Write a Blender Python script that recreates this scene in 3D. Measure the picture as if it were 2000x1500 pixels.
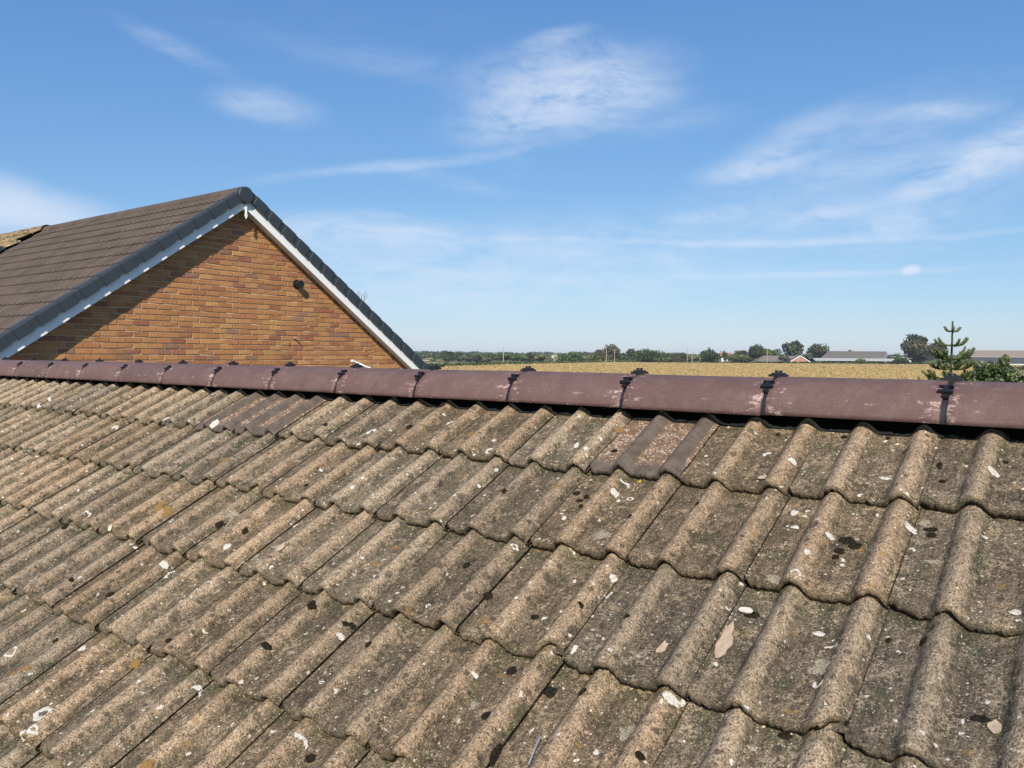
import bpy, bmesh, math, random
import numpy as np
from mathutils import Vector, Matrix
from mathutils.bvhtree import BVHTree
from mathutils import noise as mnoise

for o in list(bpy.data.objects): bpy.data.objects.remove(o, do_unlink=True)
scene = bpy.context.scene
COL = scene.collection
R = math.radians

# ------------------------------------------------------------------ camera
EYE = 5.0                                   # eye height above the ground (m)
FPX = 1587.75                               # focal length in photo pixels (2000 wide)
TH, RO, YAW, PHI = R(2.0605), R(0.4061), R(52.532), R(29.742)
C0 = np.array([0., 0., EYE])
Fv = np.array([0, math.cos(TH), -math.sin(TH)])
_r = np.array([1., 0, 0]); _u = np.cross(_r, Fv)
Rv = _r*math.cos(RO) + _u*math.sin(RO)
Uv = -_r*math.sin(RO) + _u*math.cos(RO)
cam = bpy.data.cameras.new('camera'); camo = bpy.data.objects.new('camera', cam); COL.objects.link(camo)
cam.sensor_width = 36; cam.lens = FPX/2000*36; cam.clip_start = .05; cam.clip_end = 20000
camo.matrix_world = Matrix(((Rv[0], Uv[0], -Fv[0], 0), (Rv[1], Uv[1], -Fv[1], 0), (Rv[2], Uv[2], -Fv[2], EYE), (0, 0, 0, 1)))
scene.camera = camo

# house axes: D_ runs along both ridges (away, to the left), N_ across them (away, to the right)
D_ = np.array([-math.sin(YAW), math.cos(YAW), 0]); N_ = np.array([math.cos(YAW), math.sin(YAW), 0]); Z_ = np.array([0, 0, 1.])
S_UP = N_*math.cos(PHI)+Z_*math.sin(PHI); NRM = -N_*math.sin(PHI)+Z_*math.cos(PHI)     # up the near roof, and out of it
def W(t, n, z): return D_*t + N_*n + Z_*z + C0           # z is measured from eye level
def ray(x, y): return Fv + Rv*(x-1000)/FPX - Uv*(y-750)/FPX
def P(x, y, dist): r = ray(x, y); return r*(dist/r[1]) + C0    # point seen at (x,y), dist metres ahead

# ------------------------------------------------------------------ nodes helper
class NT:
    def __init__(s, tree): s.t = tree; tree.nodes.clear()
    def n(s, typ, **kw):
        nd = s.t.nodes.new(typ)
        for k, v in kw.items():
            if k == 'inp':
                for kk, vv in v.items(): s.put(nd.inputs[kk], vv)
            else: setattr(nd, k, v)
        return nd
    def put(s, sock, v):
        if isinstance(v, bpy.types.NodeSocket): s.t.links.new(v, sock)
        elif v is not None: sock.default_value = v
    def m(s, op, a, b=0.0, c=None, clamp=False):
        nd = s.n('ShaderNodeMath', operation=op, use_clamp=clamp)
        s.put(nd.inputs[0], a); s.put(nd.inputs[1], b)
        if c is not None: s.put(nd.inputs[2], c)
        return nd.outputs[0]
    def mix(s, f, a, b, mode='MIX'):
        nd = s.n('ShaderNodeMix', data_type='RGBA', blend_type=mode)
        s.put(nd.inputs[0], f)
        for i, v in ((6, a), (7, b)):
            if isinstance(v, tuple) and len(v) == 3: v = v + (1,)
            s.put(nd.inputs[i], v)
        return nd.outputs[2]
    d2 = False
    def noise(s, vec, scale, detail=4, rough=.55, dist=0, out=0):
        nd = s.n('ShaderNodeTexNoise', noise_dimensions='2D' if s.d2 else '3D'); s.put(nd.inputs['Vector'], vec)
        nd.inputs['Scale'].default_value = scale; nd.inputs['Detail'].default_value = detail
        nd.inputs['Roughness'].default_value = rough; nd.inputs['Distortion'].default_value = dist
        return nd.outputs[out]
    def vor(s, vec, scale, out='Distance', rnd=1.0):
        nd = s.n('ShaderNodeTexVoronoi', voronoi_dimensions='2D' if s.d2 else '3D'); s.put(nd.inputs['Vector'], vec)
        nd.inputs['Scale'].default_value = scale; nd.inputs['Randomness'].default_value = rnd
        return nd.outputs[out] if out else nd
    def step(s, v, a, b):
        nd = s.n('ShaderNodeMapRange', clamp=True, interpolation_type='SMOOTHSTEP')
        s.put(nd.inputs[0], v); s.put(nd.inputs[1], a); s.put(nd.inputs[2], b)
        return nd.outputs[0]
    def sep(s, v):
        nd = s.n('ShaderNodeSeparateXYZ'); s.put(nd.inputs[0], v); return nd.outputs
    def comb(s, x, y, z):
        nd = s.n('ShaderNodeCombineXYZ')
        for i, v in enumerate((x, y, z)): s.put(nd.inputs[i], v)
        return nd.outputs[0]
    def dot(s, v, xyz):
        nd = s.n('ShaderNodeVectorMath', operation='DOT_PRODUCT'); s.put(nd.inputs[0], v); nd.inputs[1].default_value = tuple(xyz); return nd.outputs['Value']
    def scale(s, v, xyz):
        nd = s.n('ShaderNodeVectorMath', operation='MULTIPLY'); s.put(nd.inputs[0], v); nd.inputs[1].default_value = xyz
        return nd.outputs[0]

# ------------------------------------------------------------------ sun, sky, exposure
# light travels: measured from the verge, finial and flue shadows on the neighbour's gable
Lv = D_*.170 + N_*.278 - Z_*.247; Lv = Lv/np.linalg.norm(Lv)
SUN_EL = math.asin(-Lv[2]); SUN_AZ = math.atan2(-Lv[0], -Lv[1])     # clockwise from +Y
sun = bpy.data.lights.new('sun', 'SUN'); sun.energy = 4.9; sun.angle = R(.53); sun.color = (1, .93, .82)
suno = bpy.data.objects.new('sun', sun); COL.objects.link(suno); suno.location = (0, -20, 40)
suno.rotation_euler = Vector(Lv).to_track_quat('-Z', 'Y').to_euler()

world = bpy.data.worlds.new('World'); scene.world = world; world.use_nodes = True
world.cycles.sampling_method = 'MANUAL'; world.cycles.sample_map_resolution = 256
w = NT(world.node_tree)
sky = w.n('ShaderNodeTexSky', sky_type='NISHITA', sun_disc=False, sun_elevation=SUN_EL, sun_rotation=SUN_AZ,
          altitude=20, air_density=1.0, dust_density=.2, ozone_density=3.0)
gen = w.n('ShaderNodeTexCoord').outputs['Generated']
nrm = w.n('ShaderNodeVectorMath', operation='NORMALIZE'); w.put(nrm.inputs[0], gen)
sx, sy, sz = w.sep(nrm.outputs[0])
az = w.m('ARCTAN2', sx, sy); el = w.m('ARCSINE', sz)
# thin cirrus: stretched noise, thicker in a number of places
vec0 = w.comb(az, el, 0.0)
warp = w.noise(vec0, 3.0, 3, .5, 0, 1)
wv = w.n('ShaderNodeVectorMath', operation='MULTIPLY_ADD'); w.put(wv.inputs[0], warp); wv.inputs[1].default_value = (.10, .05, 0); w.put(wv.inputs[2], vec0)
vec = wv.outputs[0]      # azimuth, elevation
ax, ay, _ = w.sep(vec)
streak = w.noise(w.scale(vec, (8, 38, 1)), 1.0, 6, .70, .25)
fluff = w.noise(w.scale(vec, (16, 34, 1)), 1.0, 4, .64, .9)
big = w.noise(w.scale(vec, (2.2, 5, 1)), 1.0, 3, .5, .2)
def azel(x, y):
    r = ray(x, y); r = r/np.linalg.norm(r); return math.atan2(r[0], r[1]), math.asin(r[2])
# x, y of centre in photo pixels, half width, half height in pixels, tilt (deg, + rises to the right), amount, texture
CL = [(1115, 165, 150, 60, 4, .8, 'f'), (1050, 225, 130, 42, 8, .7, 'f'), (1085, 80, 60, 14, 12, .5, 's'), (1200, 180, 110, 40, -4, .5, 's'),
      (535, 218, 72, 25, -6, .62, 'f'), (350, 100, 90, 15, -20, .33, 's'), (760, 135, 260, 26, -7, .12, 's'),
      (800, 322, 210, 9, 9, .55, 's'), (880, 355, 80, 13, -8, .25, 's'), (1950, 300, 160, 38, 24, .95, 'f'),
      (1860, 345, 110, 22, 20, .5, 's'), (1470, 322, 90, 17, 6, .7, 'f'), (1560, 265, 110, 24, 18, .4, 's'), (1830, 225, 80, 15, 0, .45, 'f'),
      (1700, 330, 120, 18, 5, .3, 's'), (1420, 468, 480, 6, -1.4, .55, 's'), (1650, 530, 420, 5, -.6, .42, 's'), (1770, 435, 90, 20, 8, .42, 'f'),
      (1610, 413, 60, 12, 4, .42, 'f'), (1370, 412, 70, 13, 4, .4, 'f'), (1789, 525, 15, 7, 6, 1.5, 'n'),
      (660, 450, 130, 22, -6, .55, 'f'), (820, 520, 330, 55, -3, .42, 'f'), (60, 412, 170, 42, -10, .75, 'n'), (-120, 385, 240, 56, -6, .7, 'f'),
      (745, 421, 30, 6, 0, .45, 's'), (800, 452, 40, 8, 0, .4, 's'), (820, 648, 50, 9, 2, .4, 'f'), (1000, 520, 500, 70, 0, .2, 's'),
      (1300, 500, 50, 16, -35, .3, 's'), (1640, 300, 230, 60, 14, .34, 'f'), (1250, 250, 150, 20, 4, .25, 's'), (1380, 440, 330, 40, 0, .26, 'f'), (1800, 390, 240, 60, 6, .3, 'f'),
      (960, 470, 260, 26, -4, .3, 'f'), (1150, 560, 420, 40, 0, .25, 's'), (700, 590, 200, 18, 0, .22, 's')]
total = w.m('MULTIPLY', w.step(big, .50, .75), w.m('MULTIPLY', w.step(streak, .42, .8), .34))
TEX = {'s': w.step(streak, .25, .72), 'f': w.step(w.m('MULTIPLY_ADD', streak, .5, w.m('MULTIPLY', fluff, .5)), .28, .66), 'n': w.step(fluff, .05, .5)}
for (x, y, hx, hy, tilt, amt, tx) in CL:
    a0, e0 = azel(x, y); a1, _e = azel(x+hx, y); _a, e1 = azel(x, y-hy)
    ra, re = abs(a1-a0), abs(e1-e0); ct, st = math.cos(R(tilt)), math.sin(R(tilt))
    mp = w.n('ShaderNodeMapping', vector_type='TEXTURE'); w.put(mp.inputs['Vector'], vec)
    mp.inputs['Location'].default_value = (a0+.05, e0+.025, 0); mp.inputs['Rotation'].default_value = (0, 0, R(tilt)); mp.inputs['Scale'].default_value = (ra*1.95, re*1.95, 1)
    gr = w.n('ShaderNodeTexGradient', gradient_type='SPHERICAL'); w.put(gr.inputs[0], mp.outputs[0]); g = w.step(gr.outputs['Fac'], 0.0, .95)
    tex = TEX[tx]
    total = w.m('MULTIPLY_ADD', w.m('MULTIPLY', g, tex), amt, total)
up = w.step(sz, .0, .05)
mask = w.m('MULTIPLY', w.m('SUBTRACT', 1.0, w.m('EXPONENT', w.m('MULTIPLY', total, -1.0))), up)
# the photograph's flatter sky response: the same curve over the whole sky, channel by channel
sc3 = w.n('ShaderNodeSeparateColor'); w.put(sc3.inputs[0], sky.outputs[0]); cc3 = w.n('ShaderNodeCombineColor')
for i, (ga_, A_) in enumerate(((.88, .645), (.70, .730), (.48, .870))):
    w.put(cc3.inputs[i], w.m('MULTIPLY', w.m('POWER', w.m('MULTIPLY', sc3.outputs[i], .1), ga_), A_*8.9))
bg1 = w.n('ShaderNodeBackground', inp={'Color': cc3.outputs[0], 'Strength': .1})
bg2 = w.n('ShaderNodeBackground', inp={'Color': (.78, .86, 1, 1), 'Strength': .78})
mx = w.n('ShaderNodeMixShader'); w.put(mx.inputs[0], mask)
w.t.links.new(bg1.outputs[0], mx.inputs[1]); w.t.links.new(bg2.outputs[0], mx.inputs[2])
w.t.links.new(mx.outputs[0], w.n('ShaderNodeOutputWorld').inputs[0])
vs = scene.view_settings; vs.view_transform = 'Standard'; vs.look = 'None'; vs.gamma = 1; vs.use_curve_mapping = False
vs.exposure = 0.32
scene.render.engine = 'CYCLES'; scene.cycles.max_bounces = 5; scene.cycles.diffuse_bounces = 3; scene.cycles.transmission_bounces = 3

# ------------------------------------------------------------------ object helpers
def tag(o, label=None, cat=None, group=None, kind=None):
    for k, v in (('label', label), ('category', cat), ('group', group), ('kind', kind)):
        if v: o[k] = v
    return o
def empty(name, loc, label=None, cat=None, group=None):
    o = bpy.data.objects.new(name, None); COL.objects.link(o); o.location = loc; o.empty_display_size = .2
    return tag(o, label, cat, group)
def attach(o, parent):
    if parent is not None:
        o.parent = parent
        if parent.parent is None: o.matrix_parent_inverse = Matrix.Translation(-parent.location)   # parts keep world coordinates
def link(name, me, parent=None):
    o = bpy.data.objects.new(name, me); COL.objects.link(o); attach(o, parent); return o
def mesh(name, verts, faces, mats, smooth=False, midx=None, tint=None):
    me = bpy.data.meshes.new(name); me.from_pydata([tuple(v) for v in verts], [], [tuple(f) for f in faces])
    for m_ in (mats if isinstance(mats, (list, tuple)) else [mats]): me.materials.append(m_)
    if smooth: me.polygons.foreach_set('use_smooth', [True]*len(me.polygons))
    if midx is not None: me.polygons.foreach_set('material_index', midx)
    if tint is not None:
        a = me.attributes.new('tint', 'FLOAT_COLOR', 'FACE'); a.data.foreach_set('color', np.asarray(tint, np.float32).ravel())
    me.update(); return me
class MB:
    """collects boxes, tubes and loose faces for one mesh"""
    def __init__(s): s.v = []; s.f = []
    def add(s, v, f):
        b = len(s.v); s.v += [tuple(map(float, p)) for p in v]; s.f += [tuple(i+b for i in q) for q in f]; return s
    def box(s, o, a, b, c):     # corner o and three edge vectors
        o, a, b, c = map(np.asarray, (o, a, b, c)); k = [o, o+a, o+a+b, o+b, o+c, o+a+c, o+a+b+c, o+b+c]
        f = [(0, 3, 2, 1), (4, 5, 6, 7), (0, 1, 5, 4), (1, 2, 6, 5), (2, 3, 7, 6), (3, 0, 4, 7)]
        if np.dot(np.cross(a, b), c) < 0: f = [q[::-1] for q in f]
        return s.add(k, f)
    def cbox(s, ctr, sz, ax=None):
        ax = ax or ((1, 0, 0), (0, 1, 0), (0, 0, 1)); a, b, c = [np.asarray(x, float)*q for x, q in zip(ax, sz)]
        return s.box(np.asarray(ctr)-(a+b+c)/2, a, b, c)
    def tube(s, pts, rad, k=8, cap=True):
        pts = [np.asarray(p, float) for p in pts]; rad = rad if hasattr(rad, '__len__') else [rad]*len(pts); b = len(s.v)
        for i, p in enumerate(pts):
            t = pts[min(i+1, len(pts)-1)]-pts[max(i-1, 0)]; t = t/np.linalg.norm(t)
            u = np.cross(t, (0, 0, 1) if abs(t[2]) < .9 else (1, 0, 0)); u /= np.linalg.norm(u); v = np.cross(t, u)
            for j in range(k):
                a = 2*math.pi*j/k; s.v.append(tuple(p+rad[i]*(math.cos(a)*u+math.sin(a)*v)))
        for i in range(len(pts)-1):
            for j in range(k):
                j2 = (j+1) % k; s.f.append((b+i*k+j, b+i*k+j2, b+(i+1)*k+j2, b+(i+1)*k+j))
        if cap:
            s.f.append(tuple(b+j for j in range(k))[::-1]); s.f.append(tuple(b+(len(pts)-1)*k+j for j in range(k)))
        return s
    def build(s, name, mat, parent=None, smooth=False): return link(name, mesh(name, s.v, s.f, mat, smooth), parent)
def join_prism(mb, poly, vec):      # closed polygon (3-D points) pushed along vec
    n = len(poly); poly = [np.asarray(p, float) for p in poly]; vec = np.asarray(vec, float)
    nr = sum((np.cross(poly[i]-poly[0], poly[i+1]-poly[0]) for i in range(1, n-1)), np.zeros(3))
    if np.dot(nr, vec) > 0: poly = poly[::-1]
    mb.add(poly+[p+vec for p in poly], [tuple(range(n)), tuple(range(2*n-1, n-1, -1))]+[((i+1) % n, i, n+i, n+(i+1) % n) for i in range(n)])

# ------------------------------------------------------------------ materials
def mat(name):
    m_ = bpy.data.materials.new(name); m_.use_nodes = True; nt = NT(m_.node_tree)
    out = nt.n('ShaderNodeOutputMaterial'); b = nt.n('ShaderNodeBsdfPrincipled'); nt.t.links.new(b.outputs[0], out.inputs[0])
    nt.out, nt.b = out, b; nt.pos = nt.n('ShaderNodeNewGeometry').outputs['Position']
    return m_, nt
def bump(nt, h, strength, dist):
    nd = nt.n('ShaderNodeBump'); nt.put(nd.inputs['Height'], h); nd.inputs['Strength'].default_value = strength; nd.inputs['Distance'].default_value = dist
    nt.t.links.new(nd.outputs[0], nt.b.inputs['Normal'])
def plain(name, col, rough=.7, var=.15, sc=6, bm=0, spec=.3, metal=0):
    m_, nt = mat(name)
    v = nt.noise(nt.pos, sc, 5, .6)
    c = nt.mix(v, tuple(x*(1-var) for x in col), tuple(min(1, x*(1+var)) for x in col))
    nt.put(nt.b.inputs['Base Color'], c); nt.b.inputs['Roughness'].default_value = rough; nt.b.inputs['Specular IOR Level'].default_value = spec
    nt.b.inputs['Metallic'].default_value = metal
    if bm: bump(nt, nt.noise(nt.pos, sc*12, 3), .6, bm)
    return m_

def roof_plane(nt):        # unrolled tile surface in metres, shifted from tile to tile
    nt.d2 = True; uv = nt.n('ShaderNodeUVMap', uv_map='unrolled').outputs[0]; rn = nt.n('ShaderNodeObjectInfo').outputs['Random']
    ad = nt.n('ShaderNodeVectorMath', operation='ADD'); nt.put(ad.inputs[0], uv); nt.put(ad.inputs[1], nt.comb(nt.m('MULTIPLY', rn, 57.3), nt.m('MULTIPLY', nt.m('FRACT', nt.m('MULTIPLY', rn, 113.7)), 41.9), 0.0))
    return ad.outputs[0]
def unroll(me, uvs):
    ul = me.uv_layers.new(name='unrolled'); li = np.empty(len(me.loops), np.int32); me.loops.foreach_get('vertex_index', li)
    ul.data.foreach_set('uv', np.asarray(uvs, np.float32)[li].ravel())
def tile_mat(name, edge=False):
    m_, nt = mat(name); P_ = roof_plane(nt)
    tc = nt.n('ShaderNodeTexCoord').outputs['Object']; ox, oy, oz = nt.sep(tc)
    oi = nt.n('ShaderNodeObjectInfo')
    # real colour of the tile: sandy concrete, greyer and algae-stained where water runs in the pans
    n1 = nt.noise(P_, 7, 4, .68); n2 = nt.noise(P_, 26, 4, .72); n3 = nt.noise(P_, 85, 3, .72); g = nt.noise(P_, 240, 3, .75); wp0 = nt.noise(P_, 55, 2, .6, 0, 1)
    run = nt.noise(nt.scale(P_, (60, 7, 1)), 1.0, 4, .65)
    hgt = nt.m('SUBTRACT', oz, nt.m('MULTIPLY', oy, -.0805))
    pan = nt.m('SUBTRACT', 1.0, nt.step(nt.m('ADD', hgt, nt.m('MULTIPLY', nt.m('SUBTRACT', n2, .5), .020)), .007, .024))
    tan = nt.mix(nt.step(n2, .3, .7), (.315, .238, .163), (.495, .380, .264))
    grey = nt.mix(nt.step(nt.m('MULTIPLY_ADD', n2, .5, nt.m('MULTIPLY', run, .5)), .36, .66), (.104, .083, .057), (.222, .176, .120))
    f = nt.m('ADD', nt.m('MULTIPLY', pan, .90), nt.m('MULTIPLY', nt.m('SUBTRACT', n1, .50), 1.5), clamp=True)
    c = nt.mix(f, tan, grey)
    # blackish film in cloudy patches
    blk = nt.m('MULTIPLY', nt.step(nt.m('ADD', n2, nt.m('MULTIPLY', nt.m('SUBTRACT', n3, .5), .6)), .56, .72), nt.m('MULTIPLY_ADD', pan, .42, .22))
    c = nt.mix(blk, c, (.056, .045, .034))
    # green algae, in the pans and at the head of each tile under the one above
    ga = nt.noise(P_, 12, 4, .72)
    head = nt.m('MULTIPLY', nt.step(oy, .27, .325), nt.step(ga, .36, .56))
    green = nt.m('MAXIMUM', nt.m('MULTIPLY', nt.step(ga, .545, .66), nt.m('MULTIPLY_ADD', pan, .85, .06)), nt.m('MULTIPLY', head, .85))
    c = nt.mix(nt.m('MULTIPLY', green, nt.m('MULTIPLY_ADD', n3, .9, .2), clamp=True), c, (.078, .090, .046))
    # pale crust lichen film
    pal = nt.m('MULTIPLY', nt.step(nt.noise(P_, 17, 4, .76), .51, .63), nt.step(n3, .36, .56))
    c = nt.mix(nt.m('MULTIPLY', pal, .62), c, (.42, .325, .225))
    # sand grain: dark pits and light grains
    c = nt.mix(nt.step(n3, .34, .66), nt.mix(1.0, c, (.70, .68, .66), 'MULTIPLY'), nt.mix(1.0, c, (1.2, 1.19, 1.16), 'MULTIPLY'))
    c = nt.mix(nt.step(g, .30, .70), nt.mix(1.0, c, (.52, .49, .47), 'MULTIPLY'), nt.mix(1.0, c, (1.36, 1.35, 1.32), 'MULTIPLY'))
    pit = nt.vor(P_, 120, None); pr = nt.sep(pit.outputs['Color'])[0]
    pm = nt.m('MULTIPLY', nt.m('SUBTRACT', 1.0, nt.step(pit.outputs['Distance'], .16, .30)), nt.step(pr, .72, .78))
    c = nt.mix(nt.m('MULTIPLY', pm, .8), c, (.045, .036, .028))
    lg = nt.vor(P_, 200, None); lr = nt.sep(lg.outputs['Color'])[1]
    c = nt.mix(nt.m('MULTIPLY', nt.m('SUBTRACT', 1.0, nt.step(lg.outputs['Distance'], .18, .34)), nt.step(lr, .86, .92)), c, (.50, .42, .31))
    # dark round lichen spots and small white ones, a few ochre
    def spots(scale, r0, thr, col, amt, wob=.5, ch=0):
        nonlocal c
        wp = nt.n('ShaderNodeVectorMath', operation='MULTIPLY_ADD'); nt.put(wp.inputs[0], wp0); wp.inputs[1].default_value = (wob/scale, wob/scale, 0); nt.put(wp.inputs[2], P_)
        v = nt.vor(wp.outputs[0], scale, None); rr = nt.sep(v.outputs['Color'])[ch]
        msk = nt.m('MULTIPLY', nt.m('SUBTRACT', 1.0, nt.step(v.outputs['Distance'], r0*.75, r0)), nt.step(rr, thr, thr+.02))
        c = nt.mix(nt.m('MULTIPLY', msk, amt), c, col)
    spots(16, .21, .84, (.060, .050, .038), .6, .25, 0)
    spots(30, .22, .86, (.05, .043, .034), .7, .3, 1)
    spots(24, .18, .955, (.33, .20, .06), .6, .8, 2)
    spots(34, .17, .93, (.72, .66, .56), .95, .7, 0)
    spots(75, .21, .935, (.66, .59, .48), .9, .7, 1)
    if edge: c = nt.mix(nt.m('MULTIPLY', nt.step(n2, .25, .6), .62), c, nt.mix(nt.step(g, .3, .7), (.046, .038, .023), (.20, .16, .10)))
    c = nt.mix(1.0, c, oi.outputs['Color'], 'MULTIPLY')
    nt.put(nt.b.inputs['Base Color'], c); nt.b.inputs['Roughness'].default_value = .93; nt.b.inputs['Specular IOR Level'].default_value = .2
    h = nt.m('ADD', nt.m('MULTIPLY', g, .6), nt.m('ADD', nt.m('MULTIPLY', n3, 1.0), nt.m('MULTIPLY', n2, .8)))
    bump(nt, h, 1.0, .0065)
    return m_
def brown_tile_mat(name):
    m_, nt = mat(name); P_ = roof_plane(nt)
    tc = nt.n('ShaderNodeTexCoord').outputs['Object']; ox, oy, oz = nt.sep(tc)
    hgt = nt.m('SUBTRACT', oz, nt.m('MULTIPLY', oy, -.0805)); pan = nt.m('SUBTRACT', 1.0, nt.step(hgt, .002, .012))
    n1 = nt.noise(P_, 20, 6, .7); n3 = nt.noise(P_, 120, 4, .7); g = nt.noise(P_, 420, 3, .7)
    c = nt.mix(nt.step(n1, .3, .7), (.082, .063, .049), (.140, .110, .085))
    c = nt.mix(g, nt.mix(1.0, c, (.6,)*3, 'MULTIPLY'), nt.mix(1.0, c, (1.35,)*3, 'MULTIPLY'))
    mid = nt.m('MULTIPLY', nt.step(oy, .02, .07), pan)
    v = nt.vor(P_, 120, None); wh = nt.m('MULTIPLY', nt.m('SUBTRACT', 1.0, nt.step(v.outputs['Distance'], .25, .42)), nt.step(nt.sep(v.outputs['Color'])[0], .62, .68))
    c = nt.mix(nt.m('MULTIPLY', nt.m('MULTIPLY', nt.step(n3, .42, .62), mid), .62), c, (.33, .165, .062))
    c = nt.mix(nt.m('MULTIPLY', nt.step(nt.noise(P_, 45, 4, .7), .52, .6), nt.m('MULTIPLY_ADD', mid, .6, .02)), c, (.30, .21, .15))
    c = nt.mix(nt.m('MULTIPLY', wh, nt.m('MULTIPLY', mid, nt.step(n1, .35, .55))), c, (.62, .5, .4))
    nt.put(nt.b.inputs['Base Color'], c); nt.b.inputs['Roughness'].default_value = .85; nt.b.inputs['Specular IOR Level'].default_value = .25
    bump(nt, nt.m('ADD', nt.m('MULTIPLY', g, .5), nt.m('MULTIPLY_ADD', n3, .8, nt.m('MULTIPLY', wh, .6))), .7, .003)
    return m_
def ridge_mat():
    m_, nt = mat('ridge_paint'); P_ = nt.pos
    tc = nt.n('ShaderNodeTexCoord').outputs['Object']; ox, oy, oz = nt.sep(tc)    # ox runs along the tile, -.22 to .22
    oi = nt.n('ShaderNodeObjectInfo')
    n1 = nt.noise(P_, 8, 5, .6); g = nt.noise(P_, 300, 3, .75)
    c = nt.mix(n1, (.098, .054, .048), (.142, .081, .070))
    c = nt.mix(nt.m('MULTIPLY', nt.step(nt.noise(P_, 15, 5, .75), .42, .7), .45), c, (.185, .130, .112))
    c = nt.mix(nt.step(nt.noise(P_, 40, 5, .7), .5, .8), c, (.140, .080, .068))
    c = nt.mix(nt.step(g, .3, .7), nt.mix(1.0, c, (.80,)*3, 'MULTIPLY'), nt.mix(1.0, c, (1.18,)*3, 'MULTIPLY'))
    c = nt.mix(nt.m('MULTIPLY', nt.step(nt.noise(nt.scale(tc, (3, 60, 60)), 1.0, 5, .7), .52, .72), .5), c, (.165, .105, .085))
    sc_ = nt.noise(nt.scale(tc, (16, 90, 90)), 1.0, 6, .78, .2)
    sc2 = nt.noise(P_, 34, 6, .8, .4)
    end = nt.step(nt.m('ABSOLUTE', ox), .11, .218); low = nt.m('SUBTRACT', 1.0, nt.step(oz, .0, .018)); band = nt.m('MULTIPLY', nt.step(oz, .018, .03), nt.m('SUBTRACT', 1.0, nt.step(oz, .045, .06)))
    thr = nt.m('SUBTRACT', nt.m('SUBTRACT', nt.m('SUBTRACT', .760, nt.m('MULTIPLY', end, .075)), nt.m('MULTIPLY', low, .075)), nt.m('MULTIPLY', band, .04))
    sm = nt.m('MULTIPLY', nt.step(nt.m('SUBTRACT', nt.m('MULTIPLY_ADD', sc_, .55, nt.m('MULTIPLY', sc2, .5)), thr), -.105, -.075), .75)
    c = nt.mix(sm, c, nt.mix(nt.noise(P_, 90, 3), (.36, .225, .195), (.58, .44, .40)))
    c = nt.mix(1.0, c, oi.outputs['Color'], 'MULTIPLY')
    nt.put(nt.b.inputs['Base Color'], c); nt.put(nt.b.inputs['Roughness'], nt.m('MULTIPLY_ADD', n1, .25, .52)); nt.b.inputs['Specular IOR Level'].default_value = .35
    bump(nt, nt.m('MULTIPLY_ADD', sm, -.5, nt.m('ADD', nt.m('MULTIPLY', g, .25), nt.noise(P_, 60, 3))), .35, .002)
    return m_
def brick_mat(name, attr):
    m_, nt = mat(name); P_ = nt.pos
    if attr: base = nt.n('ShaderNodeAttribute', attribute_name='tint').outputs['Color']
    else: base = nt.n('ShaderNodeObjectInfo').outputs['Color']
    n1 = nt.noise(P_, 14, 5, .65, .5); n2 = nt.noise(P_, 60, 5, .7); g = nt.noise(P_, 260, 3, .7)
    c = nt.mix(nt.m('MULTIPLY', nt.step(n1, .45, .75), .42), base, nt.mix(1.0, base, (.72, .52, .45), 'MULTIPLY'))
    c = nt.mix(nt.m('MULTIPLY', nt.step(n2, .58, .75), .36), c, nt.mix(1.0, base, (.52, .40, .34), 'MULTIPLY'))
    c = nt.mix(g, nt.mix(1.0, c, (.74,)*3, 'MULTIPLY'), nt.mix(1.0, c, (1.25,)*3, 'MULTIPLY'))
    nt.put(nt.b.inputs['Base Color'], c); nt.b.inputs['Roughness'].default_value = .9; nt.b.inputs['Specular IOR Level'].default_value = .2
    bump(nt, nt.m('MULTIPLY_ADD', n2, 1.0, nt.m('MULTIPLY', g, .5)), .8, .004)
    return m_
def leaf_mat(name, trans=.25, rough=.6):
    m_, nt = mat(name)
    a = nt.n('ShaderNodeAttribute', attribute_name='tint').outputs['Color']
    nt.put(nt.b.inputs['Base Color'], a); nt.b.inputs['Roughness'].default_value = rough; nt.b.inputs['Specular IOR Level'].default_value = .25
    tr = nt.n('ShaderNodeBsdfTranslucent'); nt.put(tr.inputs[0], nt.mix(1.0, a, (1.1, 1.2, .6), 'MULTIPLY'))
    mx_ = nt.n('ShaderNodeMixShader'); mx_.inputs[0].default_value = trans
    nt.t.links.new(nt.b.outputs[0], mx_.inputs[1]); nt.t.links.new(tr.outputs[0], mx_.inputs[2]); nt.t.links.new(mx_.outputs[0], nt.out.inputs[0])
    return m_
def newroof_mat():
    m_, nt = mat('brown_roof_tile'); P_ = nt.pos
    n1 = nt.noise(P_, 3, 5, .6); g = nt.noise(P_, 140, 4, .7)
    c = nt.mix(nt.step(n1, .3, .7), (.064, .045, .033), (.098, .072, .054)); c = nt.mix(g, nt.mix(1.0, c, (.8,)*3, 'MULTIPLY'), nt.mix(1.0, c, (1.2,)*3, 'MULTIPLY'))
    nt.put(nt.b.inputs['Base Color'], c); nt.b.inputs['Roughness'].default_value = .85; bump(nt, g, .5, .004); return m_
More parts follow.
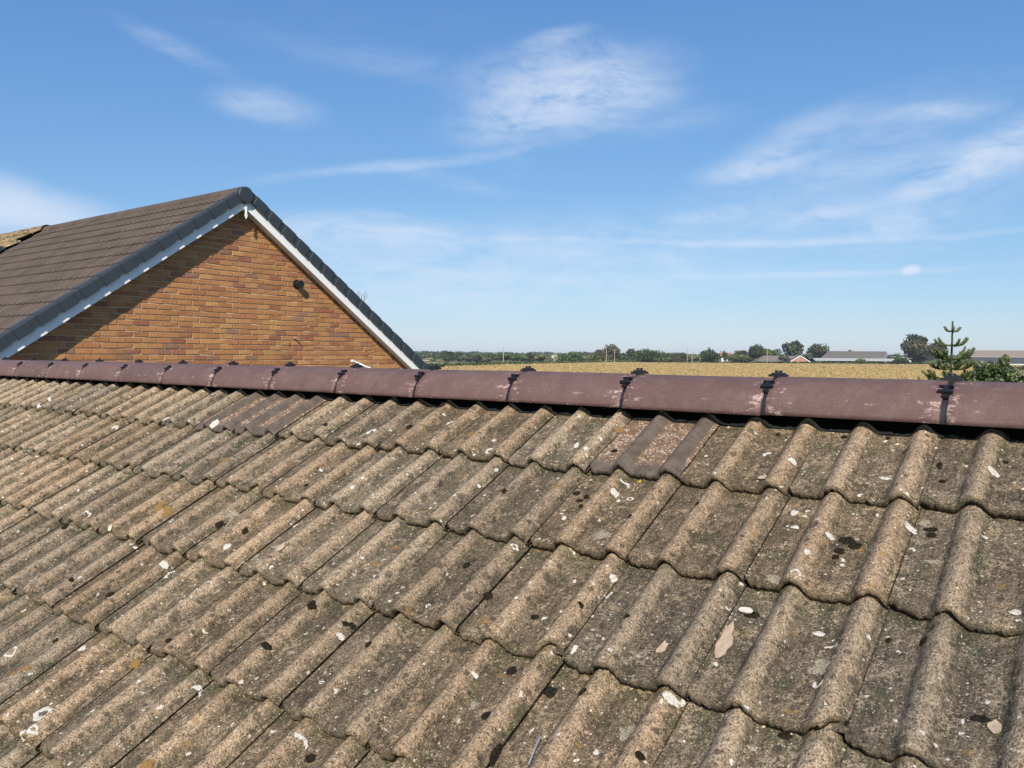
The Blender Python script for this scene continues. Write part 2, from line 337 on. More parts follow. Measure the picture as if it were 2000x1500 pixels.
def oldroof_mat():
    m_, nt = mat('old_lichen_tile'); P_ = nt.pos
    n1 = nt.noise(P_, 3.5, 6, .7, .5); n2 = nt.noise(P_, 12, 5, .7); g = nt.noise(P_, 50, 4, .7)
    c = nt.mix(nt.step(n1, .3, .7), (.20, .15, .085), (.42, .28, .13)); c = nt.mix(nt.step(n2, .56, .66), c, (.55, .47, .35))
    c = nt.mix(nt.step(nt.noise(P_, 7, 5, .75), .50, .60), c, (.06, .05, .034)); c = nt.mix(g, nt.mix(1.0, c, (.6,)*3, 'MULTIPLY'), nt.mix(1.0, c, (1.3,)*3, 'MULTIPLY'))
    nt.put(nt.b.inputs['Base Color'], c); nt.b.inputs['Roughness'].default_value = .95; bump(nt, nt.m('ADD', g, n2), 1, .02); return m_
def ground_mat(name, a, b, sc=.05, fine=.8):
    m_, nt = mat(name); P_ = nt.pos
    n1 = nt.noise(P_, sc, 6, .6, .4); n2 = nt.noise(P_, fine, 6, .7)
    c = nt.mix(nt.m('MULTIPLY_ADD', n2, .6, nt.m('MULTIPLY', n1, .5), clamp=True), a, b)
    nt.put(nt.b.inputs['Base Color'], c); nt.b.inputs['Roughness'].default_value = .95; nt.b.inputs['Specular IOR Level'].default_value = .1
    bump(nt, n2, 1, .1); return m_
def corr_mat(name, a, b):
    m_, nt = mat(name); P_ = nt.pos
    n1 = nt.noise(P_, .25, 5, .7, .4); n2 = nt.noise(P_, 1.6, 5, .7)
    c = nt.mix(nt.m('MULTIPLY_ADD', n1, .6, nt.m('MULTIPLY', n2, .4)), a, b); nt.put(nt.b.inputs['Base Color'], c); nt.b.inputs['Roughness'].default_value = .85; return m_

def crust_mat(name, a, b, thr, hole=.5, bm=.004):
    m_, nt = mat(name); n1 = nt.noise(nt.pos, 230, 4, .8); n2 = nt.noise(nt.pos, 70, 3, .7)
    c = nt.mix(nt.step(n1, thr, thr+.12), b, a); c = nt.mix(n2, nt.mix(1.0, c, (.75,)*3, 'MULTIPLY'), nt.mix(1.0, c, (1.12,)*3, 'MULTIPLY'))
    nt.put(nt.b.inputs['Base Color'], c); nt.b.inputs['Roughness'].default_value = .95; nt.b.inputs['Specular IOR Level'].default_value = .15; bump(nt, n1, 1, bm)
    rim = nt.n('ShaderNodeAttribute', attribute_name='rim').outputs['Fac']
    cover = nt.step(nt.m('ADD', nt.m('MULTIPLY_ADD', n1, .55, nt.m('MULTIPLY', n2, .45)), nt.m('MULTIPLY', rim, .34)), hole, hole+.09)   # thalli thin out to nothing at the rim
    tr = nt.n('ShaderNodeBsdfTransparent'); mx_ = nt.n('ShaderNodeMixShader'); nt.put(mx_.inputs[0], cover)
    nt.t.links.new(tr.outputs[0], mx_.inputs[1]); nt.t.links.new(nt.b.outputs[0], mx_.inputs[2]); nt.t.links.new(mx_.outputs[0], nt.out.inputs[0]); return m_
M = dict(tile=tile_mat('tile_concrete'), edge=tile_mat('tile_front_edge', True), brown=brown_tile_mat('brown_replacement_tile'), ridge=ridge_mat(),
  black=plain('black_plastic', (.012, .012, .014), .45, .3, 30, 0, .5), pale_head=plain('pale_tile_head', (.33, .275, .185), .95, .5, 60, .004),
  brick=brick_mat('buff_brick', False), brickj=brick_mat('buff_brick_joined', True), joint=plain('brick_mortar', (.60, .45, .285), .95, .15, 30, .004),
  white=plain('white_board', (.86, .86, .85), .35, .02, 4, 0, .5), verge=plain('slate_grey_verge', (.034, .041, .047), .45, .15, 9, 0, .5),
  newroof=newroof_mat(), oldroof=oldroof_mat(), render_=plain('bungalow_wall', (.45, .32, .2), .9, .2, 5), deck2=plain('black_skirt', (.006, .006, .006), .9, .3, 40, 0, .1), deck=plain('dark_felt', (.02, .018, .016), .95, .2, 6),
  lichen=crust_mat('white_lichen', (.72, .68, .60), (.44, .38, .30), .40, .60), lichen_g=crust_mat('grey_lichen', (.38, .33, .24), (.22, .18, .12), .42, .66), ochre=crust_mat('ochre_lichen', (.34, .195, .055), (.20, .13, .06), .42, .62),
  yellow=plain('yellow_lichen', (.55, .36, .03), .95, .3, 160, .004), moss=crust_mat('dry_dark_moss', (.046, .037, .022), (.016, .013, .008), .45, .60, .008), chip=plain('white_chip', (.62, .57, .48), .9, .4, 110, .004), flake=plain('pale_flake', (.43, .325, .235), .9, .55, 70, .004),
  leaf=leaf_mat('foliage'), bark=plain('bark', (.10, .08, .06), .95, .4, 3, .05), deadwood=plain('dead_wood', (.20, .165, .13), .95, .3, 20),
  crop=leaf_mat('ripe_crop', .42, .8), pole=plain('pole_wood', (.36, .31, .25), .9, .3, 2), steel=plain('dull_wire', (.30, .30, .30), .5, .2, 80, 0, .5, .3),
  grass=ground_mat('rough_grass', (.060, .075, .028), (.115, .115, .048)), cropsoil=ground_mat('crop_mass', (.45, .325, .155), (.51, .375, .185), .04, .5),
  stubble=ground_mat('far_stubble', (.40, .31, .16), (.50, .40, .22), .02, .3), pasture=ground_mat('far_pasture', (.19, .19, .07), (.30, .27, .11), .02, .3),
  barnroof=corr_mat('asbestos_roof', (.085, .076, .066), (.155, .138, .12)), barnpale=corr_mat('pale_sheeting', (.34, .33, .31), (.45, .44, .41)), barngable=corr_mat('blue_grey_sheet', (.26, .29, .32), (.34, .37, .40)),
  shedroof=corr_mat('brown_sheet_roof', (.19, .15, .115), (.25, .20, .155)), shedwall=corr_mat('dark_grey_sheet', (.045, .055, .068), (.06, .07, .085)), dark=plain('shadow_interior', (.02, .02, .02), .9),
  redbrick=plain('far_red_brick', (.40, .20, .12), .9, .2, 3), redroof=plain('far_red_tile', (.32, .115, .06), .9, .25, 2), greyroof=plain('far_grey_tile', (.15, .125, .11), .9, .3, 1.2),
  pane=plain('window_glass', (.03, .035, .04), .1, .2, 2, 0, .6))

# ================================================================== setting: ground and fields
def sheet(name, pts, z, m_, sub=1):
    me = mesh(name, [(p[0], p[1], z) for p in pts], [tuple(range(len(pts)))], m_)
    o = link(name, me); tag(o, kind='structure'); return o
sheet('ground', [(-3000, -400), (3000, -400), (3000, 4200), (-3000, 4200)], 0, M['grass'])
# hedge line between the near and the far field, from pixel bearings and base heights on level ground
HL = [(-60, 215), (-27, 283), (-9, 345), (57, 500), (75, 520)]
sheet('far_field', [(-75, 300), (-27, 287), (-9, 349), (57, 505), (50, 520), (-70, 508)], .03, M['pasture'])
sheet('stubble_field', [(-160, 560), (-62, 545), (-58, 700), (-200, 720)], .03, M['stubble'])
sheet('pale_field', [(-400, 850), (-90, 830), (-100, 1150), (-500, 1200)], .03, M['stubble'])

rng = np.random.default_rng(7)
def quads(centers, ax, ay):
    """numpy: one quad for every centre with half axes ax, ay"""
    n = len(centers); v = np.empty((n, 4, 3)); v[:, 0] = centers-ax-ay; v[:, 1] = centers+ax-ay; v[:, 2] = centers+ax+ay; v[:, 3] = centers-ax+ay
    return v.reshape(-1, 3), np.arange(n*4).reshape(n, 4)
def fastmesh(name, v, f, m_, tint=None):
    me = bpy.data.meshes.new(name); n = len(f); k = f.shape[1]
    me.vertices.add(len(v)); me.vertices.foreach_set('co', v.astype(np.float32).ravel())
    me.loops.add(n*k); me.loops.foreach_set('vertex_index', f.astype(np.int32).ravel())
    me.polygons.add(n); me.polygons.foreach_set('loop_start', np.arange(0, n*k, k, dtype=np.int32))
    me.materials.append(m_)
    if tint is not None:
        t = np.concatenate([tint, np.ones((n, 1))], 1).astype(np.float32)
        a = me.attributes.new('tint', 'FLOAT_COLOR', 'FACE'); a.data.foreach_set('color', t.ravel())
    me.update(calc_edges=True); return me
def jitter(col, n, v, hue=.12):
    c = np.array(col)[None]*(1+v*rng.standard_normal((n, 1)))*(1+hue*rng.standard_normal((n, 3))); return np.clip(c, .004, .8)

# near crop: a dense standing crop, nobody could count the stalks
def crop_field():
    vv = []; ff = []; base = 0
    cp = [(-13, 120), (10, 96), (140, 96), (330, 470), (300, 500), (60, 497), (-5, 341), (-23, 280), (-40, 225)]
    sheet('crop_ground', cp, .62, M['cropsoil'])
    # tufts
    pts = []
    for (y0, y1, sp) in ((100, 180, .8), (180, 300, 1.2), (300, 500, 1.9)):
        ys = np.arange(y0, y1, sp)
        for y in ys:
            xl = np.interp(y, [96, 120, 280, 341, 497], [10, -13, -23, -5, 60]); xr = np.interp(y, [96, 470, 500], [110, 330, 300])
            n = int((xr-xl)/sp); x = xl+(np.arange(n)+rng.random(n))*sp
            pts.append(np.stack([x, y+rng.uniform(-sp/2, sp/2, n), np.full(n, sp)], 1))
    p = np.concatenate(pts); n = len(p); h = rng.uniform(.28, .52, n); wd = p[:, 2]*rng.uniform(.16, .34, n)
    ang = rng.uniform(0, math.pi, n); ce = np.stack([p[:, 0], p[:, 1], .58+h*.55], 1)
    lean = rng.standard_normal((n, 2))*.12
    wd = wd*.7; ax = np.stack([np.cos(ang)*wd, np.sin(ang)*wd, np.zeros(n)], 1); ay = np.stack([lean[:, 0]*h, lean[:, 1]*h, h*.55], 1)
    v1, f1 = quads(ce, ax, ay)
    t = jitter((.50, .365, .182), n, .035, .015); gm = rng.random(n) < .012; t[gm] = jitter((.17, .17, .06), gm.sum(), .2); dk = rng.random(n) < .035; t[dk] *= .78
    o = link('ripe_crop', fastmesh('ripe_crop', v1, f1, M['crop'], t)); tag(o, 'golden ripe crop standing in the field behind the ridge', 'crop', kind='stuff')
crop_field()

# ================================================================== vegetation
def crown_arrays(c, rad, n, leaf, cols, lobes=9, seed=0, flat=.0, core=.55):
    r = np.random.default_rng(seed); c = np.array(c); rad = np.array(rad)
    dirs = r.standard_normal((lobes, 3)); dirs /= np.linalg.norm(dirs, axis=1)[:, None]
    lc = c+dirs*rad*r.uniform(.25, .68, (lobes, 1)); lr = rad*r.uniform(.30, .55, (lobes, 1))
    lc = np.concatenate([[c], lc]); lr = np.concatenate([[rad*core], lr]); bright = np.concatenate([[.8], r.uniform(.65, 1.3, lobes)])
    i = r.integers(0, lobes+1, n); d = r.standard_normal((n, 3)); d /= np.linalg.norm(d, axis=1)[:, None]
    ce = lc[i]+d*lr[i]*(r.random((n, 1))**.35)*r.uniform(.85, 1.12, (n, 1))
    nr = d*.7+r.standard_normal((n, 3))*.55; nr /= np.linalg.norm(nr, axis=1)[:, None]
    a = np.cross(nr, r.standard_normal((n, 3))); a /= np.linalg.norm(a, axis=1)[:, None]; b = np.cross(nr, a)
    s = leaf*r.uniform(.55, 1.25, (n, 1)); v, f = quads(ce, a*s, b*s*.62)
    k = r.integers(0, len(cols), lobes+1); t = np.array(cols)[k[i]]*bright[i][:, None]*(1+.22*r.standard_normal((n, 1)))*(1+.06*r.standard_normal((n, 3)))
    return v, f, np.clip(t, .006, .5)
def tree(name, label, x0, x1, yt, dist, cols, seed, cat='tree', group='trees beyond the field', n=2100, low=.10, lobes=10, leaf=None, split=1, trunk=True):
    a = P(x0, yt, dist); b = P(x1, yt, dist); wd = (b[0]-a[0]); h = a[2]; cx = (a[0]+b[0])/2
    root = empty(name, (cx, dist, 0), label, cat, group)
    leaf = leaf or max(.42, h*.045)
    cz = h*(1+low)/2; rz = h*(1-low)/2
    v, f, t = crown_arrays((cx, dist, cz), (wd/2*1.14, max(wd, h*.6)/2*1.0, rz*1.04), n, leaf, cols, lobes, seed)
    v[:, 2] = np.maximum(v[:, 2], .05)
    link('crown', fastmesh('crown', v, f, M['leaf'], t), root)
    mb = MB(); r0 = max(.12, h*.022)
    mb.tube([(cx, dist, -.1), (cx+.05*r0, dist, h*.3), (cx-.3*r0, dist, h*.62)], [r0*1.3, r0, r0*.35], 7)
    rr = random.Random(seed)
    for k in range(5):
        an = rr.uniform(0, 6.28); z0 = h*rr.uniform(.25, .5); mb.tube([(cx, dist, z0), (cx+math.cos(an)*wd*.18, dist+math.sin(an)*wd*.18, z0+h*.14), (cx+math.cos(an)*wd*.3, dist+math.sin(an)*wd*.3, z0+h*.3)], [r0*.5, r0*.3, r0*.1], 5)
    mb.build('trunk', M['bark'], root, True); return root
DG, MG, BG, OL, BR, PU = (.064, .092, .036), (.088, .122, .042), (.120, .175, .046), (.155, .165, .062), (.128, .112, .056), (.085, .062, .050)
GR = (.118, .126, .078)

def wood(name, label, segs, cols, seed, n, leaf):
    vs_, fs_, ts_ = [], [], []; b = 0; r = np.random.default_rng(seed)
    for (x0, x1, yt, dist) in segs:
        a = P(x0, yt, dist); c = P(x1, yt, dist); h = a[2]; wd = c[0]-a[0]
        v, f, t = crown_arrays(((a[0]+c[0])/2, dist, h*.5), (wd*.56, wd*.5+3, h*.5), n, leaf, [cols[r.integers(len(cols))]], 7, int(r.integers(1e6)))
        v[:, 2] = np.maximum(v[:, 2], .03); vs_.append(v); fs_.append(f+b); ts_.append(t); b += len(v)
    o = link(name, fastmesh(name, np.concatenate(vs_), np.concatenate(fs_), M['leaf'], np.concatenate(ts_))); return tag(o, label, 'wood', kind='stuff')
rr = random.Random(3)
segs = []
x = 885
while x < 1165:
    wd = rr.uniform(20, 34); segs.append((x-4, x+wd, rr.uniform(685, 692)+.007*(x-1000), rr.uniform(512, 545))); x += wd*.72
wood('woodland', 'dark green wood along the far edge of the field', segs, [DG, DG, MG, GR, OL], 11, 1100, .62)
segs = []; x = 1140
while x < 1640:
    wd = rr.uniform(20, 36); segs.append((x-6, x+wd, rr.uniform(685, 692)+.007*(x-1000), rr.uniform(548, 575))); x += wd*.62
wood('tree_belt', 'continuous belt of trees filling in behind the houses', segs, [MG, DG, GR, OL], 14, 900, .7)
segs = []; x = 780
while x < 2080:
    wd = rr.uniform(22, 55); segs.append((x-8, x+wd, rr.uniform(685.2, 688.5)+.007*(x-1000), rr.uniform(1350, 1700))); x += wd*.6
wood('distant_wood', 'faint distant belt of trees on the horizon', segs, [DG, MG, (.05, .062, .035)], 12, 420, 2.0)
segs = []; x = 800
while x < 870:
    segs.append((x-3, x+16, rr.uniform(688.5, 691), 900)); x += 10
wood('copse', 'hazy copse on the horizon left of the wood', segs, [DG, MG], 13, 300, 1.1)

def hedge(name, label, pts, h, wd, cols, seed, dens=14, leaf=.35):
    r = np.random.default_rng(seed); cs = []
    for (a, b) in zip(pts[:-1], pts[1:]):
        a = np.array(a, float); b = np.array(b, float); L = np.linalg.norm(b-a); k = int(L*dens); s = r.random((k, 1)); p = a+(b-a)*s
        q = np.concatenate([p+r.standard_normal((k, 2))*wd*.4, (h*(r.random((k, 1))**.6)*r.uniform(.75, 1.15, (k, 1)))], 1); cs.append(q)
    ce = np.concatenate(cs); n = len(ce); nr = r.standard_normal((n, 3)); nr /= np.linalg.norm(nr, axis=1)[:, None]
    a = np.cross(nr, r.standard_normal((n, 3))); a /= np.linalg.norm(a, axis=1)[:, None]; b = np.cross(nr, a); s = leaf*r.uniform(.6, 1.3, (n, 1))
    v, f = quads(ce, a*s, b*s*.7); v[:, 2] = np.maximum(v[:, 2], .02)
    t = np.array(cols)[r.integers(0, len(cols), n)]*(1+.25*r.standard_normal((n, 1))); o = link(name, fastmesh(name, v, f, M['leaf'], np.clip(t, .006, .4))); return tag(o, label, 'hedge')
hedge('field_hedge', 'low green hedge running diagonally between the two fields', [(-38, 240), (-27, 284), (-9, 346), (57, 501), (85, 520)], 1.5, 1.2, [MG, DG, OL], 21, 26, .4)
def gx(x, y, dist): return (P(x, y, dist)[0], dist)
hedge('farm_hedge', 'dark low hedge below the barn and the bungalow', [gx(1290, 708, 515), gx(1480, 708, 512), gx(1590, 708, 510), gx(1800, 708, 508), gx(1905, 708, 505)], 1.7, 1.4, [DG, MG], 22, 20, .45)
hedge('rough_hedge', 'scrubby green hedge at the foot of the brown willows', [gx(1100, 706, 522), gx(1300, 706, 520)], 2.0, 2.0, [MG, DG, OL], 23, 22, .5)
hedge('lane_hedge', 'olive scrub between the big tree and the dark shed', [gx(1835, 705, 512), gx(1905, 705, 512)], 4.0, 3.5, [GR, OL, MG], 24, 60, .55)

tree('round_tree', 'dark round tree at the left end of the wood', 857, 893, 683.5, 508, [DG, MG], 31)
tree('round_tree', 'small round bright green tree at the right end of the wood', 1108, 1138, 689, 512, [MG, DG], 32, n=1100)
tree('willow_tree', 'brownish low willow left of the twin poles', 1150, 1190, 680, 530, [BR, GR, OL], 33)
tree('willow_tree', 'tall brownish willow behind the twin poles', 1172, 1214, 672.5, 535, [BR, GR], 34)
tree('pale_tree', 'grey green tree rising behind the bright green tree', 1222, 1252, 676.5, 545, [GR, OL], 35, n=1000)
tree('broad_tree', 'broad bright green tree standing at the field edge', 1238, 1306, 677, 516, [MG, BG, MG, (.062, .092, .026)], 36, n=2400, lobes=14)
tree('purple_shrub', 'purplish brown shrub beside the broad bright tree', 1303, 1335, 697, 514, [PU, BR], 37, cat='shrub', n=700)
tree('field_tree', 'mid green tree behind the purplish shrub', 1308, 1345, 684, 530, [MG, DG], 38, n=1000)
tree('dense_tree', 'dense dark tree left of the red roofed house', 1362, 1413, 680, 514, [DG, (.05, .055, .028)], 39, n=1900)
tree('spire_conifer', 'thin conifer tip above the dense dark tree', 1378, 1390, 676, 530, [DG], 40, n=500)
tree('spire_conifer', 'little conifer beside the red roof', 1411, 1421, 682, 530, [DG], 41, n=400)
tree('copper_tree', 'reddish brown tree above the olive bush', 1428, 1466, 679.5, 540, [BR, (.085, .048, .032), OL], 42, n=1100)
tree('olive_bush', 'yellow olive bush between red house and bungalow', 1420, 1478, 689, 513, [OL, (.125, .122, .045), MG], 43, cat='shrub', n=1700)
tree('bungalow_tree', 'dark leafy tree behind the bungalow roof', 1460, 1498, 671.5, 536, [(.055, .062, .03), DG, BR], 44)
tree('bungalow_tree', 'bright green tree behind the bungalow roof', 1484, 1525, 675, 534, [BG, MG], 45)
tree('grey_bush', 'grey green bush in front of the bungalow roof', 1516, 1547, 688, 508, [GR, OL], 46, cat='shrub', n=1000)
tree('tall_tree', 'tall dark tree behind the brick gable', 1530, 1578, 665.5, 538, [DG, MG, (.045, .055, .035)], 47)
tree('tall_tree', 'rounded grey green tree left of the barn', 1572, 1618, 668.5, 536, [GR, MG, (.062, .07, .04)], 48)
tree('far_tree', 'small tree top showing over the barn ridge', 1652, 1678, 683, 640, [DG], 49, n=500)
tree('far_tree', 'round dark tree right of the barn', 1734, 1762, 688, 620, [DG, MG], 50, n=800)
tree('great_tree', 'great brown green tree behind the monkey puzzle', 1761, 1828, 653, 530, [BR, (.075, .066, .034), (.055, .056, .03)], 51, n=3000, lobes=15)
tree('great_tree', 'lower brown tree joining the great tree on its right', 1812, 1852, 665, 533, [BR, (.07, .062, .034)], 52, n=1600)
tree('field_bush', 'small green bush before the lean-to', 1666, 1692, 700, 503, [MG, BG], 53, cat='shrub', n=500)
tree('field_bush', 'taller green bush before the lean-to end', 1742, 1778, 697, 503, [MG, DG], 54, cat='shrub', n=700)
tree('far_bush', 'single dark bush in the pale far field', 839, 853, 701, 560, [MG, OL], 55, cat='shrub', n=250)

# monkey puzzle in the garden behind the ridge
def monkey_puzzle():
    dist = 30.; top = P(1860.5, 628, dist); bx = P(1858, 745, dist); cx = top[0]; H = top[2]
    root = empty('monkey_puzzle_tree', (cx, dist, 0), 'young monkey puzzle tree with upswept spiky branches behind the ridge', 'tree')
    r = random.Random(5); rg = np.random.default_rng(5)
    s = dist/FPX
    LV, LF, LT = [], [], []
    def spikes(pts, rads, col):
        """stiff pointed leaves all round a shoot"""
        for (a, b, ra, rb) in zip(pts[:-1], pts[1:], rads[:-1], rads[1:]):
            a = np.array(a); b = np.array(b); L = np.linalg.norm(b-a); t = (b-a)/max(L, 1e-6)
            k = max(4, int(L/.0085)); 
            for i in range(k):
                q = rg.random(); p = a+(b-a)*q; d = rg.standard_normal(3); d -= t*np.dot(d, t); d /= np.linalg.norm(d); rad = ra+(rb-ra)*q
                tip = p+d*rad*1.05+t*.03; sd = np.cross(t, d)*.016; base = p+d*rad*.35
                j = len(LV); LV.extend([base-sd, base+sd, tip]); LF.append((j, j+1, j+2)); LT.append(np.array(col)*rg.uniform(.6, 1.35))
    mb = MB()
    trunkp = [(cx+.06, dist, 0), (cx+.03, dist, H*.45), (cx-.02, dist, H*.7), (cx, dist, H*.86), (cx, dist, H)]
    mb.tube(trunkp, [.075, .058, .045, .035, .024], 9); mb.build('trunk', plain('monkey_bark', (.055, .060, .024), .9, .3, 20, .01), root, True)
    spikes([np.array(q) for q in trunkp[2:]], [.07, .066, .06], (.12, .15, .05))
    # whorls: pixel height, reach in px (left, right), rise px, number
    wh = [(647, 16, 15, 9, 3), (674, 33, 30, 14, 5), (700, 40, 44, 21, 7), (719, 48, 48, 17, 8), (739, 61, 56, 17, 9), (757, 60, 60, 15, 8), (775, 56, 56, 12, 6)]
    for wi, (py, lr, rr_, rise, cnt) in enumerate(wh):
        z0 = P(1860, py, dist)[2]
        for k in range(cnt):
            an = 2*math.pi*k/cnt+wi*.7+r.uniform(-.2, .2)
            if k == 0: an = math.pi+r.uniform(-.12, .12)
            if k == 1: an = r.uniform(-.12, .12)
            ca, sa = math.cos(an), math.sin(an); reach = (rr_ if ca > 0 else lr)*s*(1.0 if k < 2 else r.uniform(.8, .95)); up_ = rise*s*r.uniform(.8, 1.15)
            pts = []
            for q in np.linspace(0, 1, 7):
                pts.append(np.array([cx+ca*reach*q, dist+sa*reach*q, z0-.07*math.sin(q*2.6)*reach+up_*q**3.0]))
            rad = [.042, .05, .06, .072, .084, .088, .055]
            bm_ = MB().tube(pts, [x_*.55 for x_ in rad], 6); 
            col = (.120, .155, .048) if r.random() < .7 else (.18, .20, .058)
            if r.random() < .06: col = (.16, .075, .03)
            # side shoots
            if wi >= 1:
                for sd_ in range(0 if wi < 2 else 3):
                    q0 = r.uniform(.55, .9); i0 = int(q0*6); p0 = pts[i0]; si = r.choice((-1, 1)); dv = np.array([ca, sa, 0])*.8+np.array([-sa, ca, 0])*si*.7
                    L = reach*r.uniform(.2, .3); sp = [p0+dv*L*q*.8+np.array([0, 0, 1])*(L*.85*q**1.7) for q in (0, .35, .7, 1)]
                    bm_.tube(sp, [.03, .036, .04, .02], 5); spikes(sp, [.05, .062, .066, .05], col)
            b_ = bm_.build('branch', M['mp'], root, True); spikes(pts, [.045, .052, .062, .075, .087, .092, .07], col)
    me = fastmesh('foliage', np.array(LV), np.array(LF), M['leaf'], np.clip(np.array(LT), .01, .3)); link('foliage', me, root)
M['mp'] = plain('monkey_shoot', (.085, .105, .036), .8, .3, 20)
monkey_puzzle()

def leafy_bush(name, label, lobes_, seed, n, leaf, cols):
    vs_, fs_, ts_ = [], [], []; b = 0
    c0 = P(*lobes_[0][:3]); root = empty(name, (c0[0], c0[1], 0), label, 'shrub', 'garden shrubs behind the ridge')
    mb = MB(); rr2 = random.Random(seed)
    for i, (x, y, dist, rp, hp) in enumerate(lobes_):
        c = P(x, y, dist); s = dist/FPX
        v, f, t = crown_arrays(c, (rp*s, rp*s, hp*s), n, leaf, cols, 12, seed+i); vs_.append(v); fs_.append(f+b); ts_.append(t); b += len(v)
        for k in range(3): mb.tube([(c0[0]+rr2.uniform(-.2, .2), c0[1], 0), (c[0]*.6+c0[0]*.4, c[1], c[2]*.6), (c[0]+rr2.uniform(-.3, .3), c[1], c[2])], [.05, .03, .01], 5)
    v = np.concatenate(vs_); v[:, 2] = np.maximum(v[:, 2], .05)
    link('foliage', fastmesh('foliage', v, np.concatenate(fs_), M['leaf'], np.concatenate(ts_)), root); mb.build('stem', M['bark'], root)
LB = [(.095, .130, .040), (.070, .106, .034), (.115, .145, .052), (.062, .092, .034), (.17, .185, .095)]
leafy_bush('leafy_shrub', 'tall leafy green shrub right of the monkey puzzle', [(1925, 735, 27, 26, 34), (1958, 728, 26.5, 24, 36), (1915, 760, 27, 24, 24), (1945, 762, 26, 42, 30), (1935, 785, 26.5, 56, 36)], 61, 1700, .055, LB)
leafy_bush('leafy_shrub', 'lower leafy green shrub at the right edge', [(1990, 742, 25, 30, 28), (2020, 738, 25, 34, 30), (1995, 775, 25, 50, 30)], 71, 1700, .055, LB)
leafy_bush('low_shrub', 'shrub tips just showing under the monkey puzzle', [(1822, 755, 31, 20, 12), (1880, 750, 31.5, 40, 20)], 81, 900, .06, LB)

def dead_sapling():
    dist = 26.; tip = P(706, 568, dist); mb = MB(); bx = P(712, 612, dist); root = empty('dead_sapling', (bx[0], dist, 0), 'bare dead twigs rising behind the right roof slope', 'tree')
    p = lambda x, y: P(x, y, dist)
    mb.tube([(bx[0]+.05, dist, 0), (bx[0]+.03, dist, 4), p(712, 640), p(708, 598)], [.05, .035, .018, .012], 6)
    for pl in ([(708, 598), (704, 585), (700, 572), (698, 566)], [(708, 598), (711, 588), (713, 577), (714, 567)], [(704, 588), (707, 577)], [(711, 588), (716, 580), (717, 572)], [(708, 592), (706, 580), (707, 573)], [(700, 574), (703, 569)], [(712, 582), (710, 574)]):
        mb.tube([p(*q) for q in pl], [.010, .008, .006, .004][:len(pl)], 5)
    mb.tube([(bx[0]+.05, dist, 3), p(715, 640), p(719, 612), p(716, 597)], [.03, .015, .009, .004], 5)
    mb.tube([p(720, 618), p(726, 613), p(731, 608)], [.009, .007, .004], 5); mb.tube([p(721, 618), p(729, 613), p(736, 613)], [.009, .007, .004], 5); mb.tube([p(715, 640), p(720, 618)], [.014, .009], 5)
    mb.build('branches', M['deadwood'], root)
dead_sapling()

# ================================================================== far buildings and poles
def bx(name, o, a, b, c, m_, parent): return MB().box(o, a, b, c).build(name, m_, parent)
X_ = np.array([1., 0, 0]); Y_ = np.array([0, 1., 0])
def gable_prism(name, o, width, depth, eave, ridge, m_, parent, over=0, th=.25):
    """pair of roof slopes over a box whose ridge runs along +X"""
    mb = MB(); o = np.array(o, float)
    for sg in (0, 1):
        y0 = -over if sg == 0 else depth+over; ze = eave-(ridge-eave)*over/(depth/2)
        a = o+np.array([-over, y0, ze]); b = o+np.array([-over, depth/2, ridge]); vec = X_*(width+2*over)
        join_prism(mb, [a, b, b+Z_*th, a+Z_*th], vec)
    return mb.build(name, m_, parent)
def red_house():
    dd = 545.; a = P(1409, 704, dd); b = P(1430, 704, dd); root = empty('red_roofed_house', (a[0], dd, 0), 'white walled house with red tiled roof among trees', 'house')
    wd = b[0]-a[0]; ev = P(1409, 698, dd)[2]; rg_ = P(1409, 689.5, dd)[2]
    bx('wall', (a[0], dd, 0), X_*wd, Y_*8, Z_*ev, plain('house_white', (.7, .68, .64)), root); rf = gable_prism('roof', (a[0], dd, 0), wd, 8, ev, rg_, M['redroof'], root, .4)
    bx('chimney', (a[0]+.3, dd+3.6, rg_-.6), X_*.8, Y_*.8, Z_*2.0, M['redbrick'], rf)
    for k in range(2): bx('window', (a[0]+1.2+k*3, dd-.04, ev-2.0), X_*1.2, Y_*.06, Z_*1.1, M['pane'], root)
red_house()
